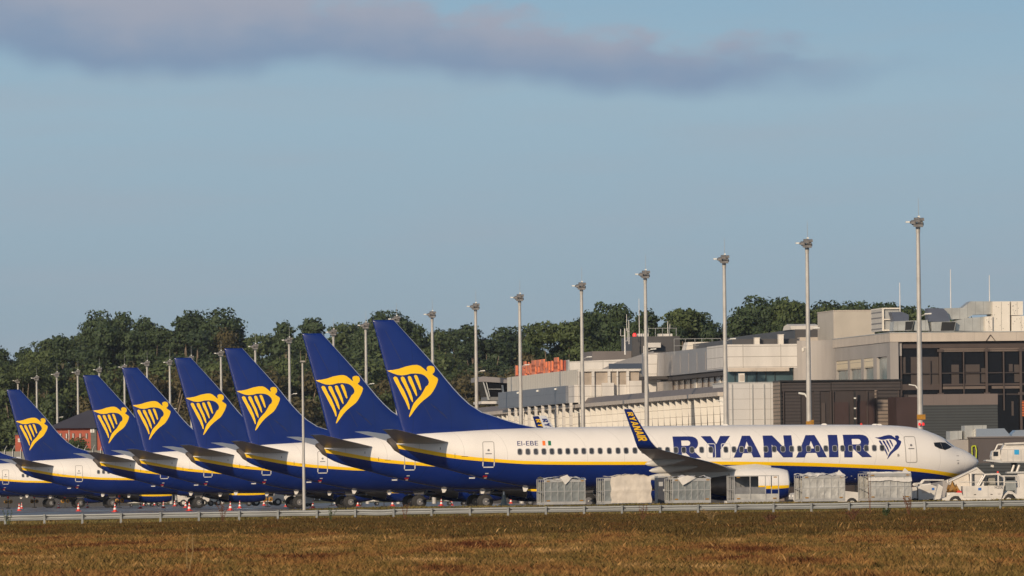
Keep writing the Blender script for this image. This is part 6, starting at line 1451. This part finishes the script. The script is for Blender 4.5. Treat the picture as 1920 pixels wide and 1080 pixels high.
mr = MB(); mr.box(X(1846), X(1848), -.18, -.06, vz(902), vz(896.5)); mr.build('mirror', 'black', tr)
sw = MB(); sw.lathe([(0, .17), (.03, .17)], 'z', (X(1849), .6, vz(905)), 14); sw.build('steering_wheel', 'black', tr)
# brown sack and red can on the bed
sk = MB(); rs = random.Random(4); rg = []
for k in range(9):
    t0 = k / 8; x_ = X(1777 + 24 * t0); hh = (.04 + .26 * math.sin(math.pi * min(1, t0 * .85 + .12)) ** 1.3) * (1 + .25 * math.sin(k * 2.3)); rg.append([(x_ + .04 * math.sin(a_ * 3 + k), .75 + .45 * math.cos(a_) * (1 + .15 * math.sin(3 * a_ + k)), vz(923) + max(0.0, hh * (1 + math.sin(a_)) * (1 + .1 * rs.uniform(-1, 1)))) for a_ in np.linspace(0, 6.283, 15)[:-1]])
sk.loft(rg); tag(sk.build('sack', mat('brown_sack', (.30, .155, .03), .7, var=.3, scale=4, bump=.4), None, smooth=35, loc=o_), 'crumpled ochre brown sack lying on the bed of the white tractor', 'sack')
rc = MB(); rc.prism([(X(1794), vz(923.2)), (X(1804), vz(923.4)), (X(1803), vz(919.8)), (X(1796), vz(919.3))], .2, .7); tag(rc.build('red_tray', 'red', None, loc=o_), 'flat red tray beside the brown sack on the tractor bed', 'tray')
# --- white tow tractor with looped rails left of it
o_ = Vector((wpt(1712, 930, DV + 4).x, DV + 4, 0)); DV2 = DV + 4; X = lambda px: wpt(px, 915, DV2).x - o_.x
t_ = thing('loader_cart', 'white tractor with looped white handrails right of the last cart', 'airport tractor', o_, 0)
side_prism('body', [(1721.5, 911), (1727, 909), (1748, 908), (1757, 912), (1757, 934), (1722, 936)], .0, 1.7, 'gse', t_)
side_prism('front_block', [(1711, 912), (1719.5, 911), (1720, 934), (1711, 935)], .2, 1.5, 'gse', t_)
side_prism('chassis', [(1712, 936.1), (1757, 936.1), (1757, 945), (1712, 945)], .15, 1.5, 'black', t_)
cbm = MB()
for y_ in (0., 1.6): bar([(1721, 908), (1715.5, 908.5), (1715, 905.5), (1728, 905), (1733, 899), (1738, 898.7), (1770, 899.5)], y_, .05); bar([(1728, 905), (1728, 911)], y_, .03)
cbm.build('handrail', 'gse', t_, smooth=50)
sm_ = MB(); sm_.box(X(1747), X(1752), -.012, -.002, vz(918), vz(913.5)); sm_.build('emblem', 'signblue', t_); sm_ = MB(); sm_.box(X(1725), X(1746), -.012, -.002, vz(917.8), vz(916.9)); sm_.box(X(1728), X(1738), -.012, -.002, vz(924), vz(918.7)); sm_.build('grille', 'parapet', t_)
for px in (1716, 1750): wheel(X(px), .3, .33, .22, 'wheel', t_, 'hubw')
# --- canopy stairs behind the nose
D3 = 530.0; o_ = Vector((wpt(1778, 930, D3).x, D3, 0)); X = lambda px: wpt(px, 890, D3).x - o_.x; z3 = lambda py: ztop(1815, py, D3)
t_ = thing('passenger_stairs', 'white canopied passenger stairs rising behind the nose of the nearest jet', 'passenger stairs', o_, 0)
side_prism('canopy', [(1776, 903), (1832, 876), (1846, 888.5), (1846, 891), (1832, 879.5), (1777, 905)], 0, 2.2, 'gse', t_, z3)
side_prism('side_wall', [(1781, 904), (1816, 887), (1818, 911), (1810, 922), (1781, 922)], .1, .2, 'canvas', t_, z3)
side_prism('end_wall', [(1828, 888.8), (1845, 888.8), (1845, 925), (1828, 925)], .2, 2.0, 'gse', t_, z3)
side_prism('gable', [(1812, 888.5), (1832, 879.6), (1844, 888.5)], .05, .12, 'gse', t_, z3)
cbm = MB(); vz_keep = vz; vz = z3; bar([(1820.5, 888), (1820.5, 912)], .05, .09); bar([(1776.5, 889), (1776.5, 905)], .0, .07); vz = vz_keep; cbm.build('post', 'gse', t_, smooth=50)
side_prism('stair_base', [(1780, 922.1), (1846, 925.1), (1846, 948), (1780, 948)], .2, 2.0, 'cframe', t_, z3)
for px in (1790, 1838): wheel(X(px), .4, .35, .25, 'wheel', t_)
# --- ambulift at the right edge
D4 = 545.0; o_ = Vector((wpt(1850, 930, D4).x, D4, 0)); X = lambda px: wpt(px, 870, D4).x - o_.x; z4 = lambda py: ztop(1890, py, D4)
t_ = thing('lift_truck', 'white high lift truck with a raised cabin and blue emblem at the right edge', 'lift truck', o_, 0)
side_prism('cabin', [(1878, 843), (1935, 842), (1935, 865.5), (1879, 865.5), (1876, 858)], 0, 2.4, 'gse', t_, z4)
side_prism('front_cabin', [(1862, 845), (1876, 842), (1876.5, 862), (1860.5, 861), (1859.5, 855)], .2, 2.2, 'gse', t_, z4)
side_prism('roof', [(1883, 830.5), (1935, 829), (1935, 833), (1886, 833.5)], .1, 2.3, 'gse', t_, z4)
side_prism('upper_wall', [(1884, 833.6), (1935, 833.2), (1935, 841.9), (1879, 842.5)], .3, 2.2, 'gse', t_, z4)
side_prism('platform', [(1848, 861.5), (1876, 861.5), (1880, 866), (1935, 866), (1935, 867.5), (1876, 867.5), (1848, 864)], -.1, 2.5, 'cframe', t_, z4)
for p_ in (1889, 1899, 1914):
    dk = MB(); dk.box(X(p_), X(p_) + .035, -.018, -.003, z4(865), z4(844)); dk.build('panel_seam', 'cframe', t_)
dk = MB(); dk.box(X(1863), X(1872), .18, .197, z4(855), z4(846.5)); dk.build('cabin_window', 'glass_dark', t_)
em_ = MB(); em_.box(X(1902), X(1911), -.02, -.003, z4(852.5), z4(843.5)); em_.build('emblem', 'signcyan', t_)
cbm = MB(); vz = z4; bar([(1866, 845), (1871.5, 833.5), (1881, 833)], .2, .06); bar([(1897, 886), (1902, 872)], .4, .09); bar([(1907, 885), (1912, 872)], .4, .09); vz = vz_keep; cbm.build('lift_arm', 'gse', t_, smooth=50)
side_prism('scissor_block', [(1898, 867.7), (1908, 867.7), (1905, 884), (1901, 884)], .6, 1.6, 'black', t_, z4); side_prism('hinge_block', [(1858, 864.5), (1865, 864.5), (1864, 876), (1859, 875)], .6, 1.2, 'gse', t_, z4)
side_prism('truck_bed', [(1888, 884.5), (1935, 884), (1935, 888), (1888, 887.5)], .0, 2.4, 'cframe', t_, z4)
side_prism('truck_body', [(1908, 888.1), (1935, 888.1), (1935, 940), (1905, 940)], .1, 2.3, 'gse', t_, z4); side_prism('chassis', [(1880, 940.1), (1935, 940.1), (1935, 948), (1880, 948)], .2, 2.2, 'black', t_, z4)
for px in (1886, 1925): wheel(X(px), .4, .42, .28, 'wheel', t_)

# ------------------------------------------------------------------ thin morning haze over the whole airfield
hm = bpy.data.materials.new('morning_haze'); hm.use_nodes = True; T = hm.node_tree
T.nodes.remove(T.nodes['Principled BSDF']); pv = nn(hm, 'ShaderNodeVolumePrincipled'); pv.inputs['Color'].default_value = (0.80, 0.86, 0.95, 1); pv.inputs['Density'].default_value = 0.00004; pv.inputs['Anisotropy'].default_value = 0.2
T.links.new(pv.outputs[0], T.nodes['Material Output'].inputs['Volume'])
mb = MB(); mb.box(-730, 530, -30, 1870, -1.6, 52); hz_o = mb.build('haze', hm); tag(hz_o, kind='stuff')
